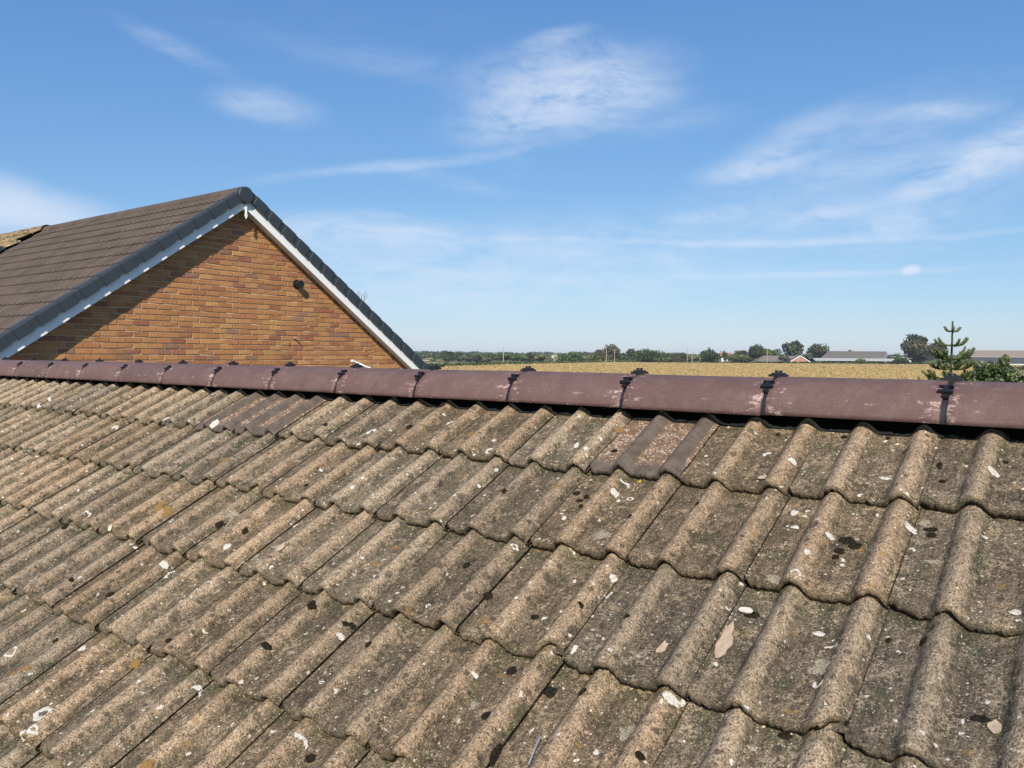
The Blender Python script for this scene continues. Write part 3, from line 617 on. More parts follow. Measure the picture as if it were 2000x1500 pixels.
def bungalow_far():
    dd = 518.; root = empty('far_bungalow', (P(1530, 705, dd)[0], dd, 0), 'brick bungalow with grey hipped roof and white trimmed gable', 'house')
    x0, x1 = P(1477, 700, dd)[0], P(1548, 700, dd)[0]; ev = P(1500, 706.5, dd)[2]; rg_ = P(1500, 694.5, dd)[2]
    xg0, xg1 = P(1540, 700, dd)[0], P(1581, 700, dd)[0]; xr0 = P(1497, 694, dd)[0]; xm = (xg0+xg1)/2; gt = P(1560, 695.3, dd)[2]; ge = P(1560, 707.5, dd)[2]
    bx('wall', (x0+.5, dd+1, 0), X_*(xg0-x0-.5), Y_*9, Z_*ev, M['redbrick'], root)
    mb = MB(); mb.add([(x0, dd, ev), (xg1-3, dd, ev), (xg1-3, dd+11, ev), (x0, dd+11, ev), (xr0, dd+5.5, rg_), (xm, dd+5.5, rg_)], [(0, 1, 5, 4), (3, 0, 4), (2, 3, 4, 5), (1, 2, 5), (0, 3, 2, 1)]); mb.build('hipped_roof', M['greyroof'], root)
    wl = MB(); join_prism(wl, [(xg0, dd-2, 0), (xg1, dd-2, 0), (xg1, dd-2, ge), (xm, dd-2, gt), (xg0, dd-2, ge)], (0, 7.4, 0)); wl.build('gable_wall', M['redbrick'], root)
    gr = MB()
    for sg in (-1, 1):
        xe = xm+sg*((xg1-xg0)/2+.4); ze = ge-.4*(gt-ge)/((xg1-xg0)/2)
        join_prism(gr, [(xe, dd-2.3, ze+.05), (xm, dd-2.3, gt+.05), (xm, dd-2.3, gt+.3), (xe, dd-2.3, ze+.3)], (0, 8, 0))
    gr.build('gable_roof', M['greyroof'], root)
    for sg in (-1, 1):
        xe = xm+sg*((xg1-xg0)/2+.45); ze = ge-.45*(gt-ge)/((xg1-xg0)/2); b_ = MB(); join_prism(b_, [(xe, dd-2.42, ze-.14), (xm, dd-2.42, gt-.14), (xm, dd-2.42, gt+.34), (xe, dd-2.42, ze+.34)], (0, .1, 0)); b_.build('barge_board', M['white'], root)
    for k, xx in enumerate((1549.5, 1556.5)):
        xw = P(xx, 709, dd-2)[0]; zt = P(xx, 706.8, dd-2)[2]; wd = (1.9, 1.1)[k]
        f_ = MB(); f_.box((xw, dd-2.06, zt-1.5), X_*wd, Y_*.05, Z_*1.5); fr = f_.build('window', M['white'], root)
        for j in range(2): bx('pane', (xw+.1+j*(wd/2-.02), dd-2.09, zt-1.35), X_*(wd/2-.18), Y_*.02, Z_*1.2, M['pane'], fr)
    bx('chimney_pipe', (xm-.1, dd+3, gt-.2), X_*.25, Y_*.25, Z_*1.3, M['barnpale'], root)
bungalow_far()
def barn():
    dd = 520.; x0, x1 = P(1602, 700, dd)[0], P(1722, 700, dd)[0]; xr0, xr1 = P(1617, 686, dd+10)[0], P(1730, 686, dd+10)[0]
    root = empty('long_barn', ((x0+x1)/2, dd, 0), 'long farm barn with grey brown corrugated roof and lean-to', 'barn'); ev = P(1660, 700.5, dd)[2]; rg_ = P(1660, 686.2, dd+9)[2]; xe = P(1738, 697, dd+18)[0]
    # roof slopes built sheet by sheet
    a0, a1, b0, b1 = np.array([x0, dd, ev]), np.array([x1+1, dd, ev]), np.array([xr0, dd+9, rg_]), np.array([xr1, dd+9, rg_]); k = 22
    rf = MB().add([a0, a1, b1, b0], [(0, 1, 2, 3)]); rf.add([b0, b1, np.array([xe, dd+19, ev]), np.array([x0+3, dd+19, ev])], [(0, 1, 2, 3)]); ro = rf.build('roof', M['barnroof'], root)
    for i in range(k):
        q = i/k; p, r_ = a0+(a1-a0)*q, b0+(b1-b0)*q; e = (a1-a0)/k*.9; e2 = (b1-b0)/k*.9; nrm_ = np.array([0, -.5, 1])*.08*(1+.6*(i % 2))
        MB().add([p+nrm_, p+e+nrm_, r_+e2+nrm_, r_+nrm_, p, p+e, r_+e2, r_], [(0, 1, 2, 3), (4, 5, 1, 0), (5, 6, 2, 1), (7, 4, 0, 3)]).build('roof_sheet', M['barnroof'], ro)
    MB().add([(x1+.9, dd+.2, 0), (xe, dd+19, 0), (xe, dd+19, ev-.1), b1-[.1, 0, .1], (x1+.9, dd+.2, ev-.1)], [(0, 1, 2, 3, 4)]).build('gable_end', M['barngable'], root)
    MB().box((x0+1, dd+.5, 0), X_*(x1-x0-.4), Y_*18, Z_*(ev-.3)).build('wall', M['dark'], root)
    xl0, xl1 = P(1591, 704, dd-8)[0], P(1752, 704, dd-8)[0]; zl = P(1660, 705, dd-8)[2]; lt = P(1660, 700.3, dd-2)[2]
    j = MB(); join_prism(j, [(xl0, dd-9, zl), (xl0+1.5, dd-.1, lt), (xl0+1.5, dd-.1, lt+.15), (xl0, dd-9, zl+.15)], (xl1-xl0, 0, 0)); j.build('lean_to_roof', M['barnpale'], root)
    MB().box((xl0+1, dd-7, 0), X_*(xl1-xl0-2), Y_*6, Z_*(zl-.5)).build('lean_to_wall', M['dark'], root)
    for i in range(9): MB().box((xl0+1+(xl1-xl0-2.4)*i/8, dd-8.8, 0), X_*.25, Y_*.25, Z_*zl).build('post', M['pole'], root)
barn()
def open_shed():
    dd = 528.; x0, x1 = P(1738, 700, dd)[0], P(1783, 700, dd)[0]; zt = P(1750, 696.5, dd)[2]; ze = P(1780, 700.5, dd)[2]
    root = empty('open_shed', (x0, dd, 0), 'pale roofed open shed right of the barn', 'shed')
    j = MB(); join_prism(j, [(x0, dd, zt), (x1, dd, ze), (x1, dd, ze+.2), (x0, dd, zt+.2)], (0, 8, 0)); j.build('roof', M['barnpale'], root)
    MB().box((x0+.5, dd+3, 0), X_*(x1-x0-1), Y_*4, Z_*(ze-.4)).build('wall', M['dark'], root)
    j = MB(); xa, xb = P(1772, 703, dd-1)[0], P(1779, 708, dd-1)[0]; za, zb = P(1772, 702, dd-1)[2], P(1779, 707.5, dd-1)[2]
    join_prism(j, [(xa, dd-1, za), (xb, dd-1, zb), (xb, dd-1, zb+.7), (xa, dd-1, za+.7)], (0, .3, 0)); j.build('white_boom', M['white'], root)
open_shed()
def dark_shed():
    dd = 515.; x0 = P(1897, 700, dd)[0]; x1 = P(2090, 700, dd)[0]; ev = P(1950, 697, dd)[2]; rg_ = P(1950, 684.5, dd+9)[2]; zb = P(1950, 710.5, dd)[2]
    root = empty('dark_shed', (x0, dd, 0), 'large shed with brown roof and dark grey walls at the right edge', 'shed')
    MB().box((x0+.5, dd+.4, zb), X_*(x1-x0-1), Y_*17, Z_*(ev-zb-.1)).build('wall', M['shedwall'], root)
    MB().box((x0+.5, dd+.3, 0), X_*(x1-x0-1), Y_*17.2, Z_*(zb-.02)).build('plinth', plain('pale_block', (.6, .57, .5)), root)
    xr = P(1909, 684.5, dd+9)[0]; a0, a1, b0, b1 = np.array([x0, dd, ev]), np.array([x1, dd, ev]), np.array([xr, dd+9, rg_]), np.array([x1+4, dd+9, rg_])
    ro = MB().add([a0, a1, b1, b0], [(0, 1, 2, 3)]).add([b0, b1, a1+[4, 18, 0], a0+[4, 18, 0]], [(0, 1, 2, 3)]).add([a0, b0, a0+[4, 18, 0]], [(0, 2, 1)]).build('roof', M['shedroof'], root)
    for i in range(16):
        q = i/16; p, r_ = a0+(a1-a0)*q, b0+(b1-b0)*q; e, e2 = (a1-a0)/16*.92, (b1-b0)/16*.92; up_ = np.array([0, -.04, .1])*(1+.5*(i % 2))
        MB().add([p+up_, p+e+up_, r_+e2+up_, r_+up_, p, p+e], [(0, 1, 2, 3), (4, 5, 1, 0)]).build('roof_sheet', M['shedroof'], ro)
    MB().box(a0+[0, -.12, -.28], a1-a0, Y_*.1, Z_*.3).build('gutter', M['barnpale'], root)
    MB().box(b0+[0, -.2, .02], b1-b0, Y_*.4, Z_*.16).build('ridge_capping', M['barnpale'], ro)
dark_shed()
def pole(x, yt, yb, dist, label, arm=None, transformer=False, lean=0):
    a = P(x, yt, dist); h = a[2]; root = empty('utility_pole', (a[0], dist, 0), label, 'pole', 'wooden poles across the fields')
    MB().tube([(a[0], dist, -.2), (a[0]+lean, dist, h)], [.20, .15], 8).build('shaft', M['pole'], root)
    if arm: MB().box((a[0]-arm/2+lean, dist-.2, h-.35), X_*arm, Y_*.2, Z_*.18).build('cross_arm', M['pole'], root)
    if arm:
        for k in (-.45, 0, .45): MB().tube([(a[0]+k*arm+lean, dist-.1, h-.17), (a[0]+k*arm+lean, dist-.1, h+.15)], .06, 6).build('insulator', M['barnpale'], root)
    if transformer:
        MB().cbox((a[0]-.9, dist-.3, h-2.4), (1.1, .8, 1.7)).build('transformer', M['barnpale'], root); MB().cbox((a[0]+.7, dist-.3, h-2.0), (.8, .6, .9)).build('switch_box', M['barnpale'], root)
        MB().tube([(a[0], dist, h-1.2), (a[0]+4.5, dist+1, 0)], .04, 5).build('stay_wire', M['steel'], root)
pole(983.5, 678.5, 713, 390, 'plain tall pole in front of the wood')
pole(1083, 687.5, 712, 420, 'pole with a pale transformer before the wood', 1.4, True)
pole(1184.5, 681.5, 710, 470, 'bare pole left of the cross-armed pole')
pole(1200.5, 682.5, 710, 500, 'pole with a wide cross-arm before the willows', 3.0)
pole(1342.5, 679.5, 707, 525, 'faint thin pole left of the dense dark tree', 2.4)
pole(1352, 686.5, 711, 500, 'pale pole at the field edge left of the dense dark tree')
pole(1498.5, 685, 708, 500, 'pole standing before the bungalow roof')

# ================================================================== neighbour's house
NA, ZA, SL = 6.965, 2.355, .687                 # apex across, its height over eye level, roof slope
TW, TV, TB = 10.33, 10.15, 10.166                           # gable wall plane, verge plane
PI_ = math.atan(SL); HS = 5.6                   # half span
def rz(n): return ZA - SL*abs(n-NA)
nb = empty('brick_house', W(TW, NA, -EYE), 'buff brick gabled house with new brown roof and grey verge caps', 'house')
TE = 16.45                                      # where the new roof meets the old one
def build_gable():
    n0, n1 = NA-HS, NA+HS; zb = -EYE
    mb = MB(); prof = [(n0+.35, zb), (n1-.35, zb), (n1-.35, rz(n1-.35)-.30), (NA, ZA-.30), (n0+.35, rz(n0+.35)-.30)]
    join_prism(mb, [W(TW, a, b) for a, b in prof], D_*(TE-TW)); wall = mb.build('gable_wall', M['joint'], nb)
    # bricks, proud of the joints by 6 to 9 mm
    bl, bh, jt = .209, .075, .0125
    pal = [((0.439, 0.213, 0.089), 40), ((0.401, 0.185, 0.077), 26), ((0.359, 0.156, 0.075), 9), ((0.485, 0.254, 0.101), 12), ((0.313, 0.133, 0.075), 5), ((0.307, 0.161, 0.098), 4), ((0.317, 0.109, 0.065), 1)]
    cols = [c for c, k in pal for _ in range(int(k*2))]
    r = random.Random(17)
    def brick_mesh(k):
        rr2 = random.Random(100+k); L, H_ = bl-jt, bh-jt; c = .004; dp = .0085
        o = [(0, 0), (L, 0), (L, H_), (0, H_)]; ii = [(c, c), (L-c, c), (L-c, H_-c), (c, H_-c)]
        j_ = lambda: rr2.uniform(-.0022, .0022)
        v = [(a+j_(), 0, b+j_()) for a, b in o]+[(a+j_(), -dp+.002, b+j_()) for a, b in o]+[(a+j_(), -dp+j_()*.5, b+j_()) for a, b in ii]
        if k % 4 == 0: cn = rr2.randrange(4); v[8+cn] = (v[8+cn][0]*.8+L/2*.2, -.004, v[8+cn][2]*.7+H_/2*.3); v[4+cn] = (v[4+cn][0], -.001, v[4+cn][2])
        f = [(i, (i+1) % 4, 4+(i+1) % 4, 4+i) for i in range(4)]+[(4+i, 4+(i+1) % 4, 8+(i+1) % 4, 8+i) for i in range(4)]+[(8, 9, 10, 11)]
        return v, f
    protos = [brick_mesh(k) for k in range(10)]; meshes = [mesh('brick', v, f, M['brick']) for v, f in protos]
    ax = Matrix(((N_[0], D_[0], 0, 0), (N_[1], D_[1], 0, 0), (0, 0, 1, 0), (0, 0, 0, 1)))
    spots = []; row = 0; z = -.70
    while z < ZA-.30:
        off = (0 if row % 2 else bl/2)+r.uniform(-.006, .006)
        na = NA-(ZA-.24-z)/SL; nz = NA+(ZA-.24-z)/SL; a = NA-4.6+off
        while a < nz:
            if a+bl*.75 > na and a+bl*.25 < nz: spots.append((a+r.uniform(-.002, .002), z+r.uniform(-.0015, .0015)))
            a += bl
        z += bh; row += 1
    spots = [s for s in spots if s[0] > NA-4.4]
    # nearest (largest in view) 300 in view are objects, the rest one part
    vis = sorted([s for s in spots if s[1] > -.30], key=lambda s: s[0]); rest = vis[300:]+[s for s in spots if s[1] <= -.30]; vis = vis[:300]
    def shade(a, z): c = r.choice(cols); g_ = r.uniform(.91, 1.09); return [min(.75, q*g_*r.uniform(.97, 1.03)) for q in c]
    for (a, z) in vis:
        o = bpy.data.objects.new('brick', r.choice(meshes)); COL.objects.link(o); attach(o, wall)
        p = W(TW-.0015+r.uniform(-.002, .001), a, z); mm = ax.copy(); mm.translation = p; o.matrix_basis = mm; o.color = (*shade(a, z), 1)
    V, Fc, T = [], [], []
    for (a, z) in rest:
        v, f = r.choice(protos); b = len(V); p = W(TW-.0015+r.uniform(-.002, .001), a, z); c = shade(a, z)+[1]
        V += [tuple(p+N_*q[0]+D_*q[1]+Z_*q[2]) for q in v]; Fc += [tuple(i+b for i in q) for q in f]; T += [c]*len(f)
    o = link('bricks', mesh('bricks', V, Fc, M['brickj'], tint=T), wall); tag(o, kind='stuff')
    return wall
gw = build_gable()
def soffit_boards():
    for sg, nm in ((-1, 'barge_board'), (1, 'barge_board')):
        ne = NA+sg*HS
        pr = [W(TB, NA, ZA-.29), W(TB, ne, rz(ne)-.29), W(TB, ne, rz(ne)-.06), W(TB, NA, ZA-.06)]
        mb = MB(); join_prism(mb, pr, D_*.02); b = mb.build('barge_board', M['white'], nb)
        # soffit between board and wall
        mb = MB(); join_prism(mb, [W(TB+.022, NA, ZA-.272), W(TB+.022, ne, rz(ne)-.272), W(TB+.022, ne, rz(ne)-.262), W(TB+.022, NA, ZA-.262)], D_*(TW-TB-.024)); mb.build('soffit', M['white'], nb)
    # cover plate and finial at the apex
    join_prism(mb := MB(), [W(TB-.004, NA-.012, ZA-.20), W(TB-.004, NA+.012, ZA-.20), W(TB-.004, NA+.010, ZA-.37), W(TB-.004, NA+.022, ZA-.385), W(TB-.004, NA, ZA-.44), W(TB-.004, NA-.022, ZA-.385), W(TB-.004, NA-.010, ZA-.37)], -D_*.022); mb.build('finial', M['white'], nb)
soffit_boards()
def verges():
    cs, sn = math.cos(PI_), math.sin(PI_); g = .303
    for sg in (-1, 1):
        k = 0; s = .11
        while s < HS/cs-.02:
            mb = MB()
            ax_s = N_*sg*cs-Z_*sn; ax_w = N_*sg*sn+Z_*cs     # down the slope, out of the roof
            o = W(TV-.028, NA, ZA)+ax_s*s
            def ring(q, e):      # section through the cap: outer face, rounded top corner, over the tile
                pts = [(-e-.004, -.112-e*1.4), (-e, .0), (-e+.008, .016+e*.4), (.03, .022+e*.6), (.085, .022+e*.6), (.085, .0), (.02, .0), (.02, -.112-e*1.4)]
                return [o+ax_s*q+D_*a+ax_w*b for a, b in pts]
            secs = [(0, .0), (.092, .001), (.0921, .004), (.098, .009), (.285, .011), (.306, .013), (.3061, .002)]
            rings = [ring(q, e) for q, e in secs]; n = len(rings[0]); v = [p for rg_ in rings for p in rg_]; f = []
            for i in range(len(rings)-1):
                for j in range(n):
                    j2 = (j+1) % n; q4 = (i*n+j, i*n+j2, (i+1)*n+j2, (i+1)*n+j); f.append(q4 if sg > 0 else q4[::-1])
            f.append(tuple(range(n)) if sg < 0 else tuple(range(n))[::-1]); f.append(tuple((len(rings)-1)*n+j for j in range(n)))
            mb.add(v, f).build('verge_cap', M['verge'], nb); s += g; k += 1
verges()
def end_disc():
    mb = MB(); c = W(TV-.035, NA-.02, ZA-.108); k = 28; rad = .118
    ringp = [c+N_*rad*math.cos(2*math.pi*i/k)+Z_*rad*math.sin(2*math.pi*i/k) for i in range(k)]; r2 = [c+N_*(rad-.008)*math.cos(2*math.pi*i/k)+Z_*(rad-.008)*math.sin(2*math.pi*i/k)-D_*.012 for i in range(k)]; bk = [p+D_*.07 for p in ringp]
    v = bk+ringp+r2+[c-D_*.016]; f = [(i, (i+1) % k, k+(i+1) % k, k+i) for i in range(k)]+[(k+i, k+(i+1) % k, 2*k+(i+1) % k, 2*k+i) for i in range(k)]+[(2*k+i, 2*k+(i+1) % k, 3*k) for i in range(k)]
    mb.add(v, f).build('ridge_end_cap', M['verge'], nb, False)
end_disc()
def new_roof():
    cs, sn = math.cos(PI_), math.sin(PI_); g = .303; per = .15
    deck = MB(); 
    for sg in (-1, 1):
        a, b = W(TV+.05, NA, ZA-.05), W(TV+.05, NA+sg*HS, rz(NA+sg*HS)-.05); join_prism(deck, [a, b, b-Z_*.08, a-Z_*.08], D_*(TE-TV-.05))
    rf = deck.build('roof', M['deck'], nb)
    ts = np.arange(TV+.06, TE+.001, per/8)
    for sg in (-1, 1):
        ax_s = N_*sg*cs-Z_*sn; ax_w = N_*sg*sn+Z_*cs; s = .06; ci = 0
        while s < HS/cs:
            V = []; prof = lambda t: .016*(max(0, math.cos(2*math.pi*t/per))**.7 if math.cos(2*math.pi*t/per) > 0 else 0)
            rows = [(s-.04, -.012, 0), (s+g, .010, 0), (s+g+.001, -.010, 0)]
            for (q, wv_, _) in rows:
                for t in ts: V.append(W(t, NA, ZA-.012)+ax_s*(q+(random.Random(int(t*997)+ci).uniform(-.003, .003)))+ax_w*(wv_+prof(t)))
            n = len(ts); Fc = []
            for i in range(2):
                for j in range(n-1): q4 = (i*n+j, (i+1)*n+j, (i+1)*n+j+1, i*n+j+1); Fc.append(q4 if sg > 0 else q4[::-1])
            link('tile_course', mesh('tile_course', V, Fc, M['newroof']), rf); s += g; ci += 1
    # ridge tiles
    t = TV+.04; L = .45; k = 16
    while t < TE-.1:
        V = []; rad = .118
        for q in (0, .004, L-.006):
            for i in range(k+1):
                a = math.pi*(-.05+1.1*i/k); V.append(W(t+q, NA, ZA-.095)+N_*math.cos(a)*rad*1.12+Z_*math.sin(a)*(rad-.006*(q == 0)))
        Fc = [(i*(k+1)+j, i*(k+1)+j+1, (i+1)*(k+1)+j+1, (i+1)*(k+1)+j) for i in range(2) for j in range(k)]
        o = link('ridge_tile', mesh('ridge_tile', V, [q[::-1] for q in Fc], M['newroof'], True), rf)
        u = MB()
        for sg in (-1,): u.cbox(W(t+.002, NA+sg*.085, ZA-.03), (.03, .02, .02), (tuple(D_), tuple(N_), tuple(Z_)))
        u.build('ridge_clip', M['black'], rf); t += L
new_roof()
def flue_and_pipe():
    c = np.array([0, 0, 0.]); r_ = ray(578.5, 555.5); c = r_*(TW/np.dot(r_, D_))+C0
    k = 20
    mb = MB(); mb.tube([c-D_*.002, c-D_*.022], [.074, .070], k); fl = mb.build('flue', M['black'], nb, False)
    MB().tube([c-D_*.02, c-D_*.105], .052, k).build('flue_pipe', M['black'], fl); MB().tube([c-D_*.105, c-D_*.125], .058, k).build('flue_end', M['black'], fl)
    # white overflow pipe sloping out of the wall top
    def onw(x, y, off): r_ = ray(x, y); return r_*((TW-off)/np.dot(r_, D_))+C0
    a, b, d2 = onw(687, 704.5, .10), onw(729, 722, .08), onw(758, 738, .06)
    mb = MB(); mb.tube([a, b, d2], .016, 12); pp = mb.build('overflow_pipe', M['white'], nb, True)
    MB().tube([a, a+(b-a)*.16], .0215, 12).build('pipe_socket', M['white'], pp)
    for q in (.27, .78): MB().tube([a+(b-a)*q, a+(b-a)*(q+.04)], .0215, 12).build('pipe_clip', M['white'], pp)
    # knocked-out hole with a broken stub
    h = onw(574, 660, .01); mb = MB(); mb.tube([h, h-D_*.05+N_*.01, h-D_*.07+N_*.045-Z_*.03], [.014, .012, .008], 7); mb.build('broken_stub', plain('old_plaster', (.36, .2, .16), .9, .3, 60), nb)
    MB().cbox(onw(565.5, 673, .009), (.014, .012, .06), (tuple(N_), tuple(D_), tuple(Z_))).build('open_joint', M['dark'], nb)
flue_and_pipe()
# adjoining older house
ob = empty('old_house', W(TE+3, NA, -EYE), 'adjoining older house with lichen-crusted tiles at the left edge', 'house')
def old_roof():
    cs, sn = math.cos(PI_), math.sin(PI_); T1 = TE+7; mb = MB()
    for sg in (-1, 1):
        a, b = W(TE+.01, NA, ZA-.03), W(TE+.01, NA+sg*HS, rz(NA+sg*HS)-.03); join_prism(mb, [a, b, b-Z_*.08, a-Z_*.08], D_*(T1-TE))
    rf = mb.build('roof', M['deck'], ob); r = random.Random(4)
    for sg in (-1, 1):
        ax_s = N_*sg*cs-Z_*sn; ax_w = N_*sg*sn+Z_*cs; s = .02; g = .30
        while s < HS/cs:
            V = []; Fc = []; ts = np.arange(TE+r.uniform(-.02, .05), T1, .0375); n = len(ts)
            for (q, wv_) in ((s-.04, .03), (s+.1, .045), (s+g, .062), (s+g+.002, .02)):
                for t in ts: V.append(W(t, NA, ZA)+ax_s*(q+r.uniform(-.006, .006))+ax_w*(wv_+.028*max(0, math.cos(2*math.pi*t/.15))**.8+r.uniform(-.014, .014)-.02*math.sin(s*.9)))
            for i in range(3):
                for j in range(n-1): q4 = (i*n+j, (i+1)*n+j, (i+1)*n+j+1, i*n+j+1); Fc.append(q4 if sg > 0 else q4[::-1])
            # broken verge edge facing the new roof
            link('tile_course', mesh('tile_course', V, Fc, M['oldroof'], True), rf); s += g
    t = TE-.03
    while t < T1:
        V = []; k = 14; rad = .125
        for q in (0, .15, .3, .44):
            for i in range(k+1):
                a = math.pi*i/k; V.append(W(t+q, NA, ZA-.06)+N_*math.cos(a)*rad*1.25+Z_*(math.sin(a)*rad*.85+r.uniform(-.006, .006)))
        Fc = [(i*(k+1)+j+1, i*(k+1)+j, (i+1)*(k+1)+j, (i+1)*(k+1)+j+1) for i in range(3) for j in range(k)]
        link('ridge_tile', mesh('ridge_tile', V, Fc, M['oldroof'], True), rf); t += .45
    # slipped black felt and mortar along the joint of the two roofs
    V = []; Fc = []; m_ = 60; ax_s = -N_*cs-Z_*sn; ax_w = -N_*sn+Z_*cs
    for i in range(m_):
        q = .9+i*.07; 
        for e in (-.05, .10): V.append(W(TE+e+.04*math.sin(i*1.7), NA, ZA)+ax_s*q+ax_w*(.035 if e < 0 else .10+r.uniform(-.01, .02)))
    for i in range(m_-1): Fc.append((2*i, 2*i+2, 2*i+3, 2*i+1))
    link('torn_felt', mesh('torn_felt', V, Fc, M['black']), ob)
    w_ = MB(); join_prism(w_, [W(TE+.02, NA-HS+.35, -EYE), W(TE+.02, NA+HS-.35, -EYE), W(TE+.02, NA+HS-.35, rz(NA+HS-.35)-.2), W(TE+.02, NA, ZA-.2), W(TE+.02, NA-HS+.35, rz(NA-HS+.35)-.2)], D_*6.9); w_.build('wall', M['redbrick'], ob)
old_roof()

# ================================================================== the near roof
O_ = np.array([.9397, 1.8619, -.3335])*.973 + C0      # front right foot of tile (row 1, column 0)
G = .3274; TWD = .292
S_UP = N_*math.cos(PHI)+Z_*math.sin(PHI); NRM = -N_*math.sin(PHI)+Z_*math.cos(PHI); U_ = -D_
near = empty('near_bungalow', (*(W(3, 2.33, -EYE)),), 'near bungalow with lichen-spotted tan concrete tiles and purple brown ridge', 'house')
def roof_pt(u, v, wv): return O_+U_*u+S_UP*v+NRM*wv     # u to the right, v up the slope from the foot of row 1
def near_shell():
    lo, hi = -8*TWD-.6, 22*TWD+.2; mb = MB()             # along D_ from column 0
    t0 = np.dot(O_-C0, D_)-8*.3-.2; t1 = t0+30*.3+.3
    zr = np.dot(roof_pt(0, .30, -.05)-C0, Z_); nr = 2.335; ne = -.85; ze = zr-(nr-np.dot(roof_pt(0, .30, 0)-C0, N_))*0
    a = W(t0, nr, np.interp(nr, [0, 1], [0, 1])*0+(-.3245+(nr-1.994)*math.tan(PHI)-.075)); b = W(t0, ne, -.3245+(ne-1.994)*math.tan(PHI)-.075); c = W(t0, 2*nr-ne, -.3245+(ne-1.994)*math.tan(PHI)-.075)
    join_prism(mb, [a, b, b-Z_*.1, a-Z_*.1], D_*(t1-t0)); join_prism(mb, [a, c, c-Z_*.1, a-Z_*.1], D_*(t1-t0)); rf = mb.build('roof', M['deck'], near)
    zb = b[2]-.12; wl = MB(); join_prism(wl, [W(t0+.25, ne+.35, -EYE), W(t0+.25, 2*nr-ne-.35, -EYE), np.array([*W(t0+.25, 2*nr-ne-.35, 0)[:2], zb+.1]), np.array([*W(t0+.25, nr, 0)[:2], a[2]-.13]), np.array([*W(t0+.25, ne+.35, 0)[:2], zb+.1])], D_*(t1-t0-.5)); wl.build('wall', M['render_'], near)
    # far slope, out of sight: one ribbed sheet
    V = []; ts = np.arange(t0, t1, .0375); n = len(ts)
    for s in (0, 1):
        for t in ts: V.append((a if s == 0 else c)+D_*(t-t0)+Z_*(.06+.025*max(0, math.cos(2*math.pi*t/.15))))
    fs_ = mesh('far_slope', V, [(j, j+1, n+j+1, n+j) for j in range(n-1)], M['tile']); unroll(fs_, [(i % n*.0375, i//n*3.) for i in range(2*n)]); link('far_slope', fs_, near)
    gt = MB(); join_prism(gt, [b+Z_*-.02-N_*.12, b-Z_*.02-N_*.01, b-Z_*.12-N_*.01, b-Z_*.12-N_*.12], D_*(t1-t0)); gt.build('gutter', M['black'], near)
    return rf
roof = near_shell()
ROLLS = (.107, .253); RH, HW = .0300, .0355
def prof(u):
    h = 0.
    for c in ROLLS:
        x_ = abs(u-c)/HW
        if x_ < 1: h = max(h, RH*((math.cos(math.pi*x_)+1)/2)**.60)
    if u > .270: h = max(h, .0022)
    return h
TILT = -.0805
